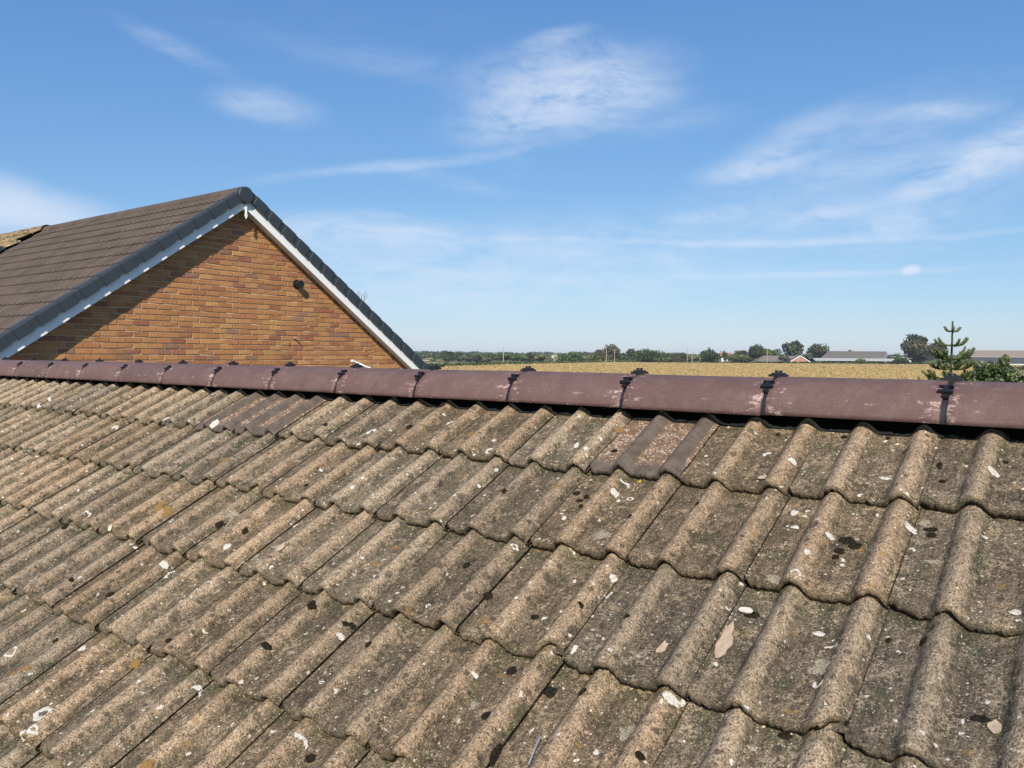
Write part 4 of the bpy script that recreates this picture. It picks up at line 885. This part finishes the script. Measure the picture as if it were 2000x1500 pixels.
def tile_mesh(k, L, mats, chip=None):
    r = random.Random(500+k); us = sorted(set([round(x_, 5) for x_ in np.linspace(0, .2912, 58)])); nu = len(us); nv = 15; vs_ = [L*(i/(nv-1))**1.15 for i in range(nv)]
    ofs = Vector((r.uniform(-50, 50), r.uniform(-50, 50), 0)); V = []
    def front(u): 
        e = .007*mnoise.noise(Vector((u*26, k*3.1, 0)))+.0058*mnoise.noise(Vector((u*110, k*1.7, 5)))+.0024*mnoise.noise(Vector((u*320, k, 9)))
        if u < .011: e += .011*(1-u/.011)**.5          # knocked corner beside the roll of the next tile
        if chip:
            x_ = (u-chip[0])/chip[1]
            if abs(x_) < 1: e += chip[2]*(1-abs(x_)**1.5)
        return e
    for j, v in enumerate(vs_):
        for i, u in enumerate(us):
            e = front(u)*max(0, 1-v/.05); h = prof(u)+TILT*v+.0011*mnoise.noise(Vector((u*30, v*30, k*7)))+.0006*mnoise.noise(Vector((u*110, v*110, k*3)))
            if j == 0: h -= .0022
            V.append((u, v+e, h))
    b1 = len(V)                                                       # rounded nose, front face foot, underside
    for i, u in enumerate(us): V.append((u, front(u)-.0045+.0022*mnoise.noise(Vector((u*210, 4, k))), prof(u)-.0085+.002*mnoise.noise(Vector((u*160, 3, k)))))
    b2 = len(V)
    for i, u in enumerate(us):
        th_ = .0262-(.0045 if prof(u) > .008 else 0); V.append((u, front(u)+.0015+.003*mnoise.noise(Vector((u*140, 8, k))), prof(u)-th_+.0024*mnoise.noise(Vector((u*90, 1, k)))+.0016*mnoise.noise(Vector((u*260, 2, k)))))
    b3 = len(V)
    for i, u in enumerate(us): V.append((u, L, prof(u)-.024+TILT*L))
    Fc, mi = [], []
    for j in range(nv-1):
        for i in range(nu-1): Fc.append((j*nu+i, j*nu+i+1, (j+1)*nu+i+1, (j+1)*nu+i)); mi.append(0)
    for i in range(nu-1):
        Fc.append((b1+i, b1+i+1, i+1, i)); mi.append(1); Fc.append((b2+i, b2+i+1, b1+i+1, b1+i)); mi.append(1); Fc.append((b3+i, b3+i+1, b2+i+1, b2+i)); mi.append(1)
    for side in (0, nu-1):                                            # side walls
        for j in range(nv-1):
            a, c = j*nu+side, (j+1)*nu+side; d0 = len(V); V += [(V[a][0], V[a][1], V[a][2]-.012), (V[c][0], V[c][1], V[c][2]-.012)]
            q4 = (a, c, d0+1, d0); Fc.append(q4 if side else q4[::-1]); mi.append(0)
    # water lip that runs under the neighbour on the left
    d0 = len(V); V += [(-.028, .012, -.0025), (.001, .012, -.0025), (.001, L, -.0025+TILT*L), (-.028, L, -.0025+TILT*L)]; Fc.append((d0, d0+1, d0+2, d0+3)); mi.append(0)
    me = mesh('roof_tile', V, Fc, mats, True, mi)
    fine = np.linspace(-.03, .30, 1200); hh = np.array([prof(max(0, q)) for q in fine]); arc = np.concatenate([[0], np.cumsum(np.hypot(np.diff(fine), np.diff(hh)))])
    uvs = []
    for q in V:
        base = prof(max(0, min(.2912, q[0])))+TILT*q[1]; below = max(0, base-q[2]); uvs.append((np.interp(q[0], fine, arc), q[1]-below))
    unroll(me, uvs); return me
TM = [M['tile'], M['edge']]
full = [tile_mesh(k, .39, TM, (None, (.15, .03, .008), None, (.275, .03, .013), None, (.02, .035, .011), (.10, .04, .006), None, (.265, .02, .018), (.20, .025, .009), None, None)[k]) for k in range(12)]
short = [tile_mesh(k+20, .325, TM) for k in range(5)]
brown = [tile_mesh(k+40, .325, [M['brown'], M['brown']]) for k in range(2)]
chipA = tile_mesh(60, .39, TM, (.275, .045, .034)); chipB = tile_mesh(61, .39, TM, (.285, .03, .045))
frame = Matrix(((U_[0], S_UP[0], NRM[0], 0), (U_[1], S_UP[1], NRM[1], 0), (U_[2], S_UP[2], NRM[2], 0), (0, 0, 0, 1)))
rt = random.Random(99); bv, bf = [], []
SPEC = {(1, 2): 'brown', (1, 8): 'brown', (1, 9): 'brown', (1, 14): 'grey', (3, 2): 'chipA', (3, 0): 'chipB'}
for row in range(1, 10):
    for c in range(-8, 22):
        sp = SPEC.get((row, c)); me = (rt.choice(brown) if sp == 'brown' else rt.choice(short)) if row == 1 else {'chipA': chipA, 'chipB': chipB}.get(sp, rt.choice(full))
        o = bpy.data.objects.new('roof_tile', me); COL.objects.link(o); attach(o, roof)
        p = roof_pt(-c*TWD-.2912+rt.uniform(-.0016, .0016), -(row-1)*G+rt.gauss(0, .0038), rt.uniform(-.0005, .0022))
        mm = Matrix.Translation(p) @ frame @ Matrix.Rotation(rt.uniform(-.008, .008), 4, 'Z') @ Matrix.Rotation(rt.uniform(-.007, .007), 4, 'Y'); o.matrix_basis = mm
        g_ = rt.uniform(.80, 1.14); wm = rt.uniform(-.045, .05)
        o.color = (g_*(1+wm), g_, g_*(1-wm), 1)
        if sp == 'brown': o['label'] = 'smoother dark brown replacement tile with orange lichen'; o.color = (1, 1, 1, 1)
        if sp == 'grey': o.color = (.80, .84, .90, 1); o['label'] = 'greyer broken tile'
        b0 = len(bv); bv += [mm @ v.co for v in me.vertices]; bf += [tuple(i+b0 for i in pl.vertices) for pl in me.polygons]
bvh = BVHTree.FromPolygons(bv, bf)

# ------------------------------------------------------------------ ridge
CB = np.array([1.0521, 1.9815, -.1627])+C0        # lower front edge of the ridge tiles at a joint
RN = .124; RHT = .104                             # half width and height of the ridge tile
def rp(t, ang, k=1.0): return CB+D_*t+N_*RN+N_*(-math.cos(ang))*RN*k+Z_*math.sin(ang)*RHT*k    # ang 0 at the front edge
def ridge():
    mb = MB(); t0, t1 = -7*.45+.36, 17*.45-.7
    # black ridge roll: upright dark flange behind the tile heads, both sides, and its top
    for sg in (0, 1):
        n0 = .066 if sg == 0 else 2*RN-.066
        p0 = CB+N_*n0; join_prism(mb, [p0+D_*t0-Z_*.115, p0+D_*t0+Z_*.075, p0+D_*t0+Z_*.075+N_*.006, p0+D_*t0-Z_*.115+N_*.006], D_*(t1-t0))
    rr_ = mb.build('ridge_roll', ridge_roll_mat(), near)
    # the roll's black skirt stuck down over the tile heads, and an added pale strip standing in for the paler, lit tile heads
    us = np.arange(-6.7, 2.4, .006)
    for nm, m_, vv in (('pale_head_strip', M['pale_head'], ((.292, -.004), (.296, .0012), (.306, .0024))), ('ridge_skirt', M['deck2'], ((.299, .0030), (.310, .0065), (.335, .026)))):
        V = []
        for u in us:
            h = prof((u+.2912) % TWD)
            for k_, (v, e) in enumerate(vv):
                ed = (.011*mnoise.noise(Vector((u*26, 0, 0)))+.006*mnoise.noise(Vector((u*120, 4, 0)))) if k_ == 0 else 0
                V.append(roof_pt(u, v+ed, h+TILT*v+e+.0012*mnoise.noise(Vector((u*120, v*50, 0)))))
        link(nm, mesh(nm, V, [(i*3+j, (i+1)*3+j, (i+1)*3+j+1, i*3+j+1) for i in range(len(us)-1) for j in range(2)], m_, True), near)
    # ridge tiles
    def cap_mesh(k):
        r = random.Random(k); L = .4375; na = 26; V, Fc = [], []; xs = [0, .003, .02, .11, .22, .33, L-.02, L-.003, L]
        def P2(x, a, off): return (x-L/2, -math.cos(a)*(RN+off), math.sin(a)*(RHT+off))
        for ix, x in enumerate(xs):
            for i in range(na+1):
                a = math.pi*i/na; e = -.003 if ix in (0, len(xs)-1) else 0
                e += .0007*mnoise.noise(Vector((x*9+k, a*3, k)))
                if i in (0, na): e += .0015
                V.append(P2(x+(.0015*mnoise.noise(Vector((a*9, k, 1))) if ix < 2 or ix > len(xs)-3 else 0), a, e))
        n = na+1
        for ix in range(len(xs)-1):
            for i in range(na): Fc.append((ix*n+i, (ix+1)*n+i, (ix+1)*n+i+1, ix*n+i+1))
        b = len(V)
        for x in (0, L):
            for i in range(na+1): V.append(P2(x, math.pi*i/na, -.016))
        for i in range(na):
            Fc.append((i+1, b+i+1, b+i, i)); e = (len(xs)-1)*n; Fc.append((e+i, b+n+i, b+n+i+1, e+i+1)); Fc.append((b+i, b+i+1, b+n+i+1, b+n+i))
        for i in (0, na):
            col = [ix*n+i for ix in range(len(xs))]; q = [b+i, *col, b+n+i]; Fc.append(tuple(q) if i else tuple(q[::-1]))
        me = mesh('ridge_tile', V, [q[::-1] for q in Fc], M['ridge'], True)
        return me
    caps = [cap_mesh(k) for k in range(6)]; r = random.Random(12)
    fr = Matrix(((D_[0], N_[0], 0, 0), (D_[1], N_[1], 0, 0), (0, 0, 1, 0), (0, 0, 0, 1)))
    def local(o, m_, par): 
        COL.objects.link(o); attach(o, par); o.matrix_basis = m_
    # one union and one set of clips, in joint coordinates (x along the ridge, y across, z up, origin at the ridge tile's centre line)
    un = MB(); na = 30; V, Fc = [], []
    for x in (-.012, .012):
        for i in range(na+1): a = math.pi*(.0+1.0*i/na); V.append((x, -math.cos(a)*(RN-.006), math.sin(a)*(RHT-.006)))
        for i in range(na+1): a = math.pi*(.0+1.0*i/na); V.append((x, -math.cos(a)*(RN-.016), math.sin(a)*(RHT-.016)))
    n = na+1
    for i in range(na): Fc += [(i, i+1, 2*n+i+1, 2*n+i), (n+i+1, n+i, 3*n+i, 3*n+i+1), (i+1, i, n+i, n+i+1), (2*n+i, 2*n+i+1, 3*n+i+1, 3*n+i)]
    un_me = mesh('ridge_union', V, Fc, M['black'], False)
    def clip_mesh(ang, wid, top):
        mb = MB(); c0 = np.array([0, -math.cos(ang)*RN, math.sin(ang)*RHT]); tv = np.array([0, math.sin(ang)*RN, math.cos(ang)*RHT]); tv /= np.linalg.norm(tv); nv_ = np.cross((1, 0, 0), tv); nv_ = nv_ if nv_[2] > 0 or ang < .1 else -nv_
        ex = np.array([1., 0, 0])
        if top:
            mb.cbox(c0+nv_*.004, (.050, .026, .007), (ex, tv, nv_)); mb.cbox(c0+nv_*.0095, (.036, .020, .005), (ex, tv, nv_)); mb.tube([c0+nv_*.010, c0+nv_*.019], [.0085, .0075], 8); mb.cbox(c0+nv_*.0155, (.020, .007, .006), (ex, tv, nv_)); mb.cbox(c0-nv_*.003, (.016, .034, .008), (ex, tv, nv_))
        else:
            mb.cbox(c0+nv_*.004-tv*.008, (.034, .009, .011), (ex, tv, nv_)); mb.cbox(c0+nv_*.004+tv*.012, (.032, .004, .012), (ex, tv, nv_)); mb.cbox(c0+nv_*.003+tv*.002, (.012, .024, .010), (ex, tv, nv_)); mb.cbox(c0-nv_*.002-tv*.018, (.017, .014, .006), (ex, tv, nv_)); mb.cbox(c0+nv_*.0095+tv*.001, (.004, .016, .003), (ex, tv, nv_))
        return mesh('ridge_clip', mb.v, mb.f, M['black'])
    clips = [clip_mesh(R(50), .03, False), clip_mesh(R(90), .05, True), clip_mesh(R(130), .03, False)]
    for k in range(-7, 17):
        t = k*.45; ctr = CB+D_*(t+.225)+N_*RN
        j = Matrix.Rotation(r.uniform(-.004, .004), 4, 'Z') @ Matrix.Rotation(r.uniform(-.004, .004), 4, 'Y')
        mm = Matrix.Translation(ctr+Z_*r.uniform(-.0015, .0015)+N_*r.uniform(-.002, .002)) @ fr @ j
        o = bpy.data.objects.new('ridge_tile', r.choice(caps)); local(o, mm, rr_); g_ = r.uniform(.92, 1.08); o.color = (g_, g_, g_, 1)
        jt_ = Matrix.Translation(CB+D_*t+N_*RN) @ fr
        local(bpy.data.objects.new('ridge_union', un_me), jt_, rr_)
        for cm in clips: local(bpy.data.objects.new('ridge_clip', cm), jt_ @ Matrix.Translation((r.uniform(-.002, .002), 0, 0)) @ Matrix.Rotation(r.uniform(-.06, .06), 4, 'Z'), rr_)
def ridge_roll_mat():
    m_, nt = mat('black_ridge_roll'); v = nt.vor(nt.pos, 160, None); sp = nt.m('MULTIPLY', nt.m('SUBTRACT', 1.0, nt.step(v.outputs['Distance'], .14, .25)), nt.step(nt.sep(v.outputs['Color'])[0], .94, .96))
    nt.put(nt.b.inputs['Base Color'], nt.mix(sp, (.006, .006, .006), (.35, .32, .26))); nt.b.inputs['Roughness'].default_value = .9; nt.b.inputs['Specular IOR Level'].default_value = .1; return m_
ridge()

# ------------------------------------------------------------------ growths and litter on the near roof
def hit(x, y):
    r_ = ray(x, y); r_ = r_/np.linalg.norm(r_); loc, nr, i, dd = bvh.ray_cast(Vector(C0), Vector(r_)); return None if loc is None else np.array(loc)
def drape(p, off):
    q = Vector(p+NRM*.12); loc, nr, i, dd = bvh.ray_cast(q, Vector(-NRM)); return (np.array(loc) if loc is not None else p)+NRM*off
def patch(name, x, y, ru, rv, m_, kind='disc', thick=.0016, seed=0, rot=0., hole=.55, arc=(0, 1), wob=.25, label=None, loc=None):
    c = hit(x, y) if loc is None else loc
    if c is None: return None
    ru, rv = ru*1.12, rv*1.12
    r = random.Random(seed); K = 30; V, Fc = [], []; a0, a1 = arc[0]*2*math.pi, arc[1]*2*math.pi; closed = arc[1]-arc[0] >= .999
    bad = False; rings = [hole, (hole+1)/2, .93, 1.0] if kind != 'disc' else [.12, .5, .86, 1.0]; ez = [.15, 1, .7, .05] if kind != 'disc' else [1, 1, .8, .05]; m = K if closed else K+1
    so = seed*3.7
    for qi, q in enumerate(rings):
        for i in range(m):
            a = a0+(a1-a0)*i/K; wb = 1+wob*mnoise.noise(Vector((math.cos(a)*1.3+so, math.sin(a)*1.3, .3)))*1.6+wob*.6*mnoise.noise(Vector((math.cos(a)*4+so, math.sin(a)*4, 2)))
            qq = q if closed or kind == 'disc' else hole+(q-hole)*max(.06, math.sin(math.pi*i/K)**.6)
            qq = qq*(wb if qi > 0 or kind == 'disc' else 1+(wb-1)*.6); ca, sa = math.cos(a)*ru*qq, math.sin(a)*rv*qq
            p = c+U_*(ca*math.cos(rot)-sa*math.sin(rot))+S_UP*(ca*math.sin(rot)+sa*math.cos(rot)); dh = np.dot(drape(p, 0)-p, NRM); bad = bad or abs(dh) > .014; lf = .0004+thick*ez[qi]*(1+.3*r.random()); V.append(drape(p, lf) if dh < .011 else p+NRM*(.004+lf))
    for qi in range(len(rings)-1):
        for i in range(K if closed else m-1): i2 = (i+1) % m; Fc.append((qi*m+i, (qi+1)*m+i, (qi+1)*m+i2, qi*m+i2))
    if kind == 'disc': Fc.append(tuple(range(m)))
    if bad and loc is not None: return None
    me = mesh(name, V, Fc, m_, True); at_ = me.attributes.new('rim', 'FLOAT', 'POINT'); rv_ = ([.1, 1, .6, 0] if kind != 'disc' else [1, 1, .6, 0])
    at_.data.foreach_set('value', [rv_[i//m]*(1 if closed or kind == 'disc' else max(0, math.sin(math.pi*(i % m)/K))**.4) for i in range(len(V))])
    return link(name, me, roof)
LI, LG, OC, MO = M['lichen'], M['lichen_g'], M['ochre'], M['moss']
W_ = [  # white lichen: x, y, radius across, radius up the slope (m), kind, rotation, hole, arc
 (333, 1123, .016, .024, 'ring', .3, .35, (.05, .85)), (320, 1102, .012, .012, 'disc', 0, 0, (0, 1)), (402, 1146, .016, .024, 'ring', .2, .72, (.0, .55)), (378, 1162, .014, .026, 'ring', 0, .72, (.15, .6)),
 (374, 1359, .024, .026, 'ring', .1, .55, (-.02, .5)), (576, 1456, .026, .024, 'ring', .2, .55, (.0, .5)), (666, 1244, .008, .008, 'disc', 0, 0, (0, 1)), (445, 1069, .011, .012, 'disc', 0, 0, (0, 1)),
 (722, 971, .015, .020, 'ring', .3, .5, (-.1, .6)), (716, 852, .026, .042, 'ring', 0, .62, (-.2, .62)), (958, 882, .018, .020, 'ring', .7, .35, (.0, .8)), 
 (85, 1394, .030, .022, 'ring', .1, .25, (0, 1)), (66, 1424, .013, .012, 'ring', 0, .3, (0, 1)), (45, 1432, .010, .010, 'disc', 0, 0, (0, 1)), (161, 1267, .012, .012, 'disc', 0, 0, (0, 1)), (176, 1268, .012, .011, 'ring', 0, .3, (0, .8)),
 (21, 1272, .014, .018, 'ring', .4, .6, (0, 1)), (163, 1010, .012, .034, 'ring', .2, .55, (-.1, .5)), (86, 787, .022, .045, 'ring', .2, .5, (0, 1)), (1212, 952, .024, .030, 'ring', 0, .6, (-.05, .55)), (1201, 963, .010, .012, 'disc', 0, 0, (0, 1)),
 (1231, 975, .010, .008, 'ring', 0, .4, (0, 1)), (1208, 979, .006, .007, 'disc', 0, 0, (0, 1)), (1576, 1078, .006, .008, 'disc', 0, 0, (0, 1)), (1553, 1120, .011, .013, 'ring', -.3, .45, (-.1, .65)), (1776, 1031, .019, .009, 'disc', -.4, 0, (0, 1)),
 (1549, 902, .009, .010, 'disc', 0, 0, (0, 1)), (1500, 889, .014, .012, 'ring', .3, .3, (0, .7)), (1600, 1239, .012, .006, 'disc', 0, 0, (0, 1)), (1622, 1270, .015, .009, 'ring', 0, .5, (0, .5)), (1599, 1336, .014, .010, 'ring', 0, .3, (.3, 1.2)),
 (1310, 1364, .019, .010, 'disc', 0, 0, (0, 1)), (1335, 1373, .004, .004, 'disc', 0, 0, (0, 1)), (880, 827, .014, .012, 'ring', .5, .3, (0, .7)), (1126, 870, .008, .014, 'disc', .3, 0, (0, 1)), (1144, 876, .006, .010, 'disc', 0, 0, (0, 1)), (965, 861, .009, .008, 'disc', 0, 0, (0, 1)),
 (1940, 922, .011, .011, 'disc', 0, 0, (0, 1)), (1729, 935, .011, .007, 'disc', 0, 0, (0, 1)), (1552, 1002, .009, .011, 'disc', 0, 0, (0, 1)), (1622, 1049, .009, .008, 'disc', 0, 0, (0, 1)), (1553, 1030, .009, .006, 'disc', 0, 0, (0, 1)), (1984, 1197, .008, .008, 'disc', 0, 0, (0, 1)),
 (837, 1185, .008, .009, 'ring', 0, .3, (0, .85)), (1008, 1168, .005, .005, 'disc', 0, 0, (0, 1)), (1199, 1131, .007, .010, 'disc', 0, 0, (0, 1)), (928, 1319, .006, .006, 'disc', 0, 0, (0, 1)), (1165, 1470, .006, .006, 'disc', 0, 0, (0, 1)), (420, 828, .012, .03, 'disc', .2, 0, (0, 1)), (325, 818, .012, .02, 'disc', 0, 0, (0, 1)), (224, 838, .012, .02, 'ring', 0, .2, (0, .7))]
for i, (x, y, a, b, k, ro_, h, ar) in enumerate(W_): patch('lichen_patch', x, y, a, b, LI, k, .0016, i+1, ro_, h, ar)
G_ = [(1610, 1306, .024, .020, 'disc', .1, 0, (0, 1)), (1602, 1300, .016, .014, 'disc', .4, 0, (0, 1)), (1095, 853, .018, .026, 'ring', 0, .3, (0, 1)), (467, 1014, .024, .058, 'ring', .1, .62, (0, 1)), (455, 1005, .012, .020, 'disc', 0, 0, (0, 1)), (1512, 1131, .020, .012, 'disc', -.4, 0, (0, 1)), (500, 1088, .010, .016, 'disc', 0, 0, (0, 1)), (1806, 1022, .010, .014, 'disc', 0, 0, (0, 1)),
      (1175, 1046, .024, .022, 'disc', 0, 0, (0, 1)), (1228, 1432, .018, .016, 'disc', 0, 0, (0, 1)), (926, 1380, .011, .012, 'disc', 0, 0, (0, 1)), (717, 1353, .010, .010, 'disc', 0, 0, (0, 1)), (570, 1275, .010, .010, 'disc', 0, 0, (0, 1)), (540, 1068, .014, .012, 'disc', .7, 0, (0, 1)), (1823, 1098, .018, .008, 'disc', 0, 0, (0, 1))]
for i, (x, y, a, b, k, ro_, h, ar) in enumerate(G_): patch('lichen_patch', x, y, a, b, LG, k, .0012, 60+i, ro_, h, ar, wob=.4)
for i, (x, y, a, b) in enumerate([(312, 990, .020, .040), (327, 998, .014, .022), (905, 931, .012, .010), (772, 1070, .010, .010), (735, 1102, .010, .010), (265, 1300, .014, .014), (48, 1304, .014, .013), (26, 1316, .011, .011), (947, 1214, .009, .009), (436, 902, .014, .03), (1088, 948, .009, .008), (1210, 840, .010, .012), (920, 848, .013, .018), (227, 1411, .007, .007), (287, 1497, .014, .012), (1155, 970, .008, .008)]): patch('lichen_patch', x, y, a, b, OC, 'disc', .0012, 90+i, .3, wob=.5)
patch('lichen_patch', 1249, 941, .006, .004, M['yellow'], 'disc', .003, 120, 0, wob=.5)
MS = [(955, 1167, .016, .016), (1000, 1312, .015, .018), (1076, 1353, .020, .020), (1045, 1207, .014, .010), (912, 1106, .013, .016), (985, 960, .010, .014), (1135, 990, .010, .010), (1640, 1078, .014, .014), (1655, 1058, .024, .016), (1670, 1068, .022, .014), (1632, 1090, .011, .010), (1836, 911, .008, .022), (1820, 1047, .014, .010), (1818, 1036, .020, .008), (1841, 942, .010, .007), (610, 1183, .014, .020), (216, 1162, .018, .016), (599, 949, .010, .012),
      (1127, 965, .016, .013), (1146, 972, .012, .012), (1133, 979, .014, .009), (128, 1028, .014, .026), (970, 1480, .012, .034), (606, 1483, .018, .016), (1804, 1255, .010, .014), (1915, 1406, .020, .009), (1736, 1253, .007, .009), (950, 1400, .014, .014), (1137, 1353, .014, .013), (430, 1027, .012, .020), (800, 835, .016, .02), (865, 790, .014, .03), (1180, 815, .010, .008), (1650, 855, .014, .008), (1735, 858, .008, .006), (1520, 850, .010, .008), (1470, 1203, .024, .012), (1535, 1440, .016, .010), (1655, 1415, .005, .006), (720, 1260, .012, .016), (520, 1262, .016, .014), (140, 1133, .010, .01), (480, 1040, .010, .018), (1225, 1205, .010, .009), (1965, 905, .009, .006), (1250, 1478, .010, .010), (690, 1225, .010, .010), (1362, 985, .009, .009), (1230, 1010, .009, .008)]
for i, (x, y, a, b) in enumerate(MS): patch('moss_clump', x, y, a*.72, b*.72, MO, 'disc', .0045, 200+i, .2, wob=.2)
# small pieces spread over the rest of the roof
rs = random.Random(77)
for i in range(70):
    u, v = rs.uniform(-6.3, .8), rs.uniform(-2.0, .17); m_, nm, th_, sz = rs.choice([(LI, 'lichen_patch', .0012, .006), (LI, 'lichen_patch', .0012, .004), (LG, 'lichen_patch', .001, .010), (MO, 'moss_clump', .004, .008), (MO, 'moss_clump', .004, .006), (OC, 'lichen_patch', .001, .007)])
    s_ = sz*rs.uniform(.7, 1.5); patch(nm, 0, 0, s_, s_*rs.uniform(.8, 1.5), m_, rs.choice(['disc', 'disc', 'ring']) if m_ is LI else 'disc', th_, 400+i, rs.uniform(0, 3), .4, wob=.4, loc=drape(roof_pt(u, v, 0), 0))
# moss tucked along the feet of the tiles
for i in range(46):
    row = rs.randint(1, 6); u = rs.uniform(-6, 1.0); v = -(row-1)*G-rs.uniform(.004, .012); s_ = rs.uniform(.005, .012)
    patch('moss_clump', 0, 0, s_*1.5, s_, rs.choice([MO, MO, LG]), 'disc', .005, 600+i, 0, wob=.45, loc=drape(roof_pt(u, v, 0), 0))

def flake(name, label, cat, x, y, outline, lift, m_, curl=.006, group='pale flakes lying loose on the near tiles'):
    c = hit(x, y)
    if c is None: return
    n = len(outline); V, Fc = [], []; cu = np.mean([o[0] for o in outline]); cv = np.mean([o[1] for o in outline])
    base = drape(c, 0); 
    for top in (1, 0):
        for q in (1.0, .55):
            for (a, b) in outline:
                a2, b2 = cu+(a-cu)*q, cv+(b-cv)*q; p = c+U_*a2+S_UP*b2; h = lift+curl*(abs(b2/max(1e-4, max(abs(o[1]) for o in outline)))**2)
                d0 = drape(p, 0); V.append(d0*.35+(p-NRM*np.dot(p-base, NRM))*.65+NRM*(h-(0 if top else .002)))
    for b0, fl in ((0, 1), (2*n, 0)):
        for i in range(n): j = (i+1) % n; q4 = (b0+i, b0+j, b0+n+j, b0+n+i); Fc.append(q4 if fl else q4[::-1])
        ctr = tuple(b0+n+i for i in range(n)); Fc.append(ctr if fl else ctr[::-1])
    for i in range(n): j = (i+1) % n; Fc.append((i, 2*n+i, 2*n+j, j))
    o = link(name, mesh(name, V, Fc, m_, False)); tag(o, label, cat, group)
def poly(w_, h_, seed, n=11, j=.2):
    r = random.Random(seed); return [(w_*math.cos(2*math.pi*i/n)*(1+r.uniform(-j, j)), h_*math.sin(2*math.pi*i/n)*(1+r.uniform(-j, j))) for i in range(n)]
flake('dry_leaf', 'large pale pinkish dry leaf lying across the lower right tiles', 'leaf', 1413, 1263, [(.000, .062), (.006, .050), (.008, .030), (.014, .022), (.018, .006), (.012, -.012), (.014, -.022), (.006, -.036), (.000, -.040), (-.008, -.026), (-.014, -.004), (-.011, .018), (-.010, .040)], .006, M['flake'])
flake('pale_flake', 'notched pale flake in the hollow left of the large dry leaf', 'flake', 1293, 1267, [(.0, .020), (.003, .014), (.010, .015), (.008, .006), (.010, -.004), (.004, -.012), (-.006, -.016), (-.009, -.008), (-.006, .004)], .003, M['flake'], .002)
flake('pale_flake', 'slim white triangular chip below a tile foot near the bottom centre', 'flake', 1121, 1271, [(-.005, .012), (.005, .013), (.006, -.002), (.002, -.013), (-.001, -.012), (-.004, .002)], .003, M['chip'], .001)
flake('pale_flake', 'pale flake beside the dark moss at the lower right edge', 'flake', 1944, 1422, poly(.010, .013, 3), .003, M['flake'], .002)
flake('pale_flake', 'white flake resting on dark moss under a tile foot', 'flake', 1457, 1196, poly(.015, .008, 5), .005, M['chip'], .003)
flake('pale_flake', 'long cream flake in a hollow on the left half', 'flake', 548, 1070, poly(.010, .020, 6), .003, M['flake'], .003)
flake('pale_flake', 'small cream chip in a second-row hollow below and left of the brown tile', 'flake', 1102, 1014, poly(.007, .009, 8), .003, M['chip'], .002)
flake('pale_flake', 'pale chip standing by a roll on the left third', 'flake', 215, 1033, poly(.008, .010, 9), .005, M['chip'], .004)
flake('pale_flake', 'pale curled flake near the foot of a top row tile', 'flake', 1490, 936, poly(.013, .008, 10), .004, M['flake'], .004)
def wire():
    a = hit(1058, 1448); b = hit(1034, 1498)
    o = MB().tube([a+NRM*.012, (a+b)/2+NRM*.010, b+NRM*.006], .0022, 8).build('metal_wire', M['steel']); tag(o, 'thin grey metal wire sticking up at the bottom centre', 'wire')
wire()

# ------------------------------------------------------------------ the air between here and the far trees
def haze():
    m_ = bpy.data.materials.new('haze_air'); m_.use_nodes = True; nt = NT(m_.node_tree)
    pv = nt.n('ShaderNodeVolumePrincipled'); pv.inputs['Color'].default_value = (.80, .88, 1, 1); pv.inputs['Density'].default_value = HAZE
    out = nt.n('ShaderNodeOutputMaterial'); nt.t.links.new(pv.outputs[0], out.inputs['Volume'])
    o = MB().box((-3050, -450, -1), X_*6100, Y_*4700, Z_*28).build('haze', m_); tag(o, 'thin summer haze over the fields', 'haze', kind='stuff')
HAZE = .00012
haze()
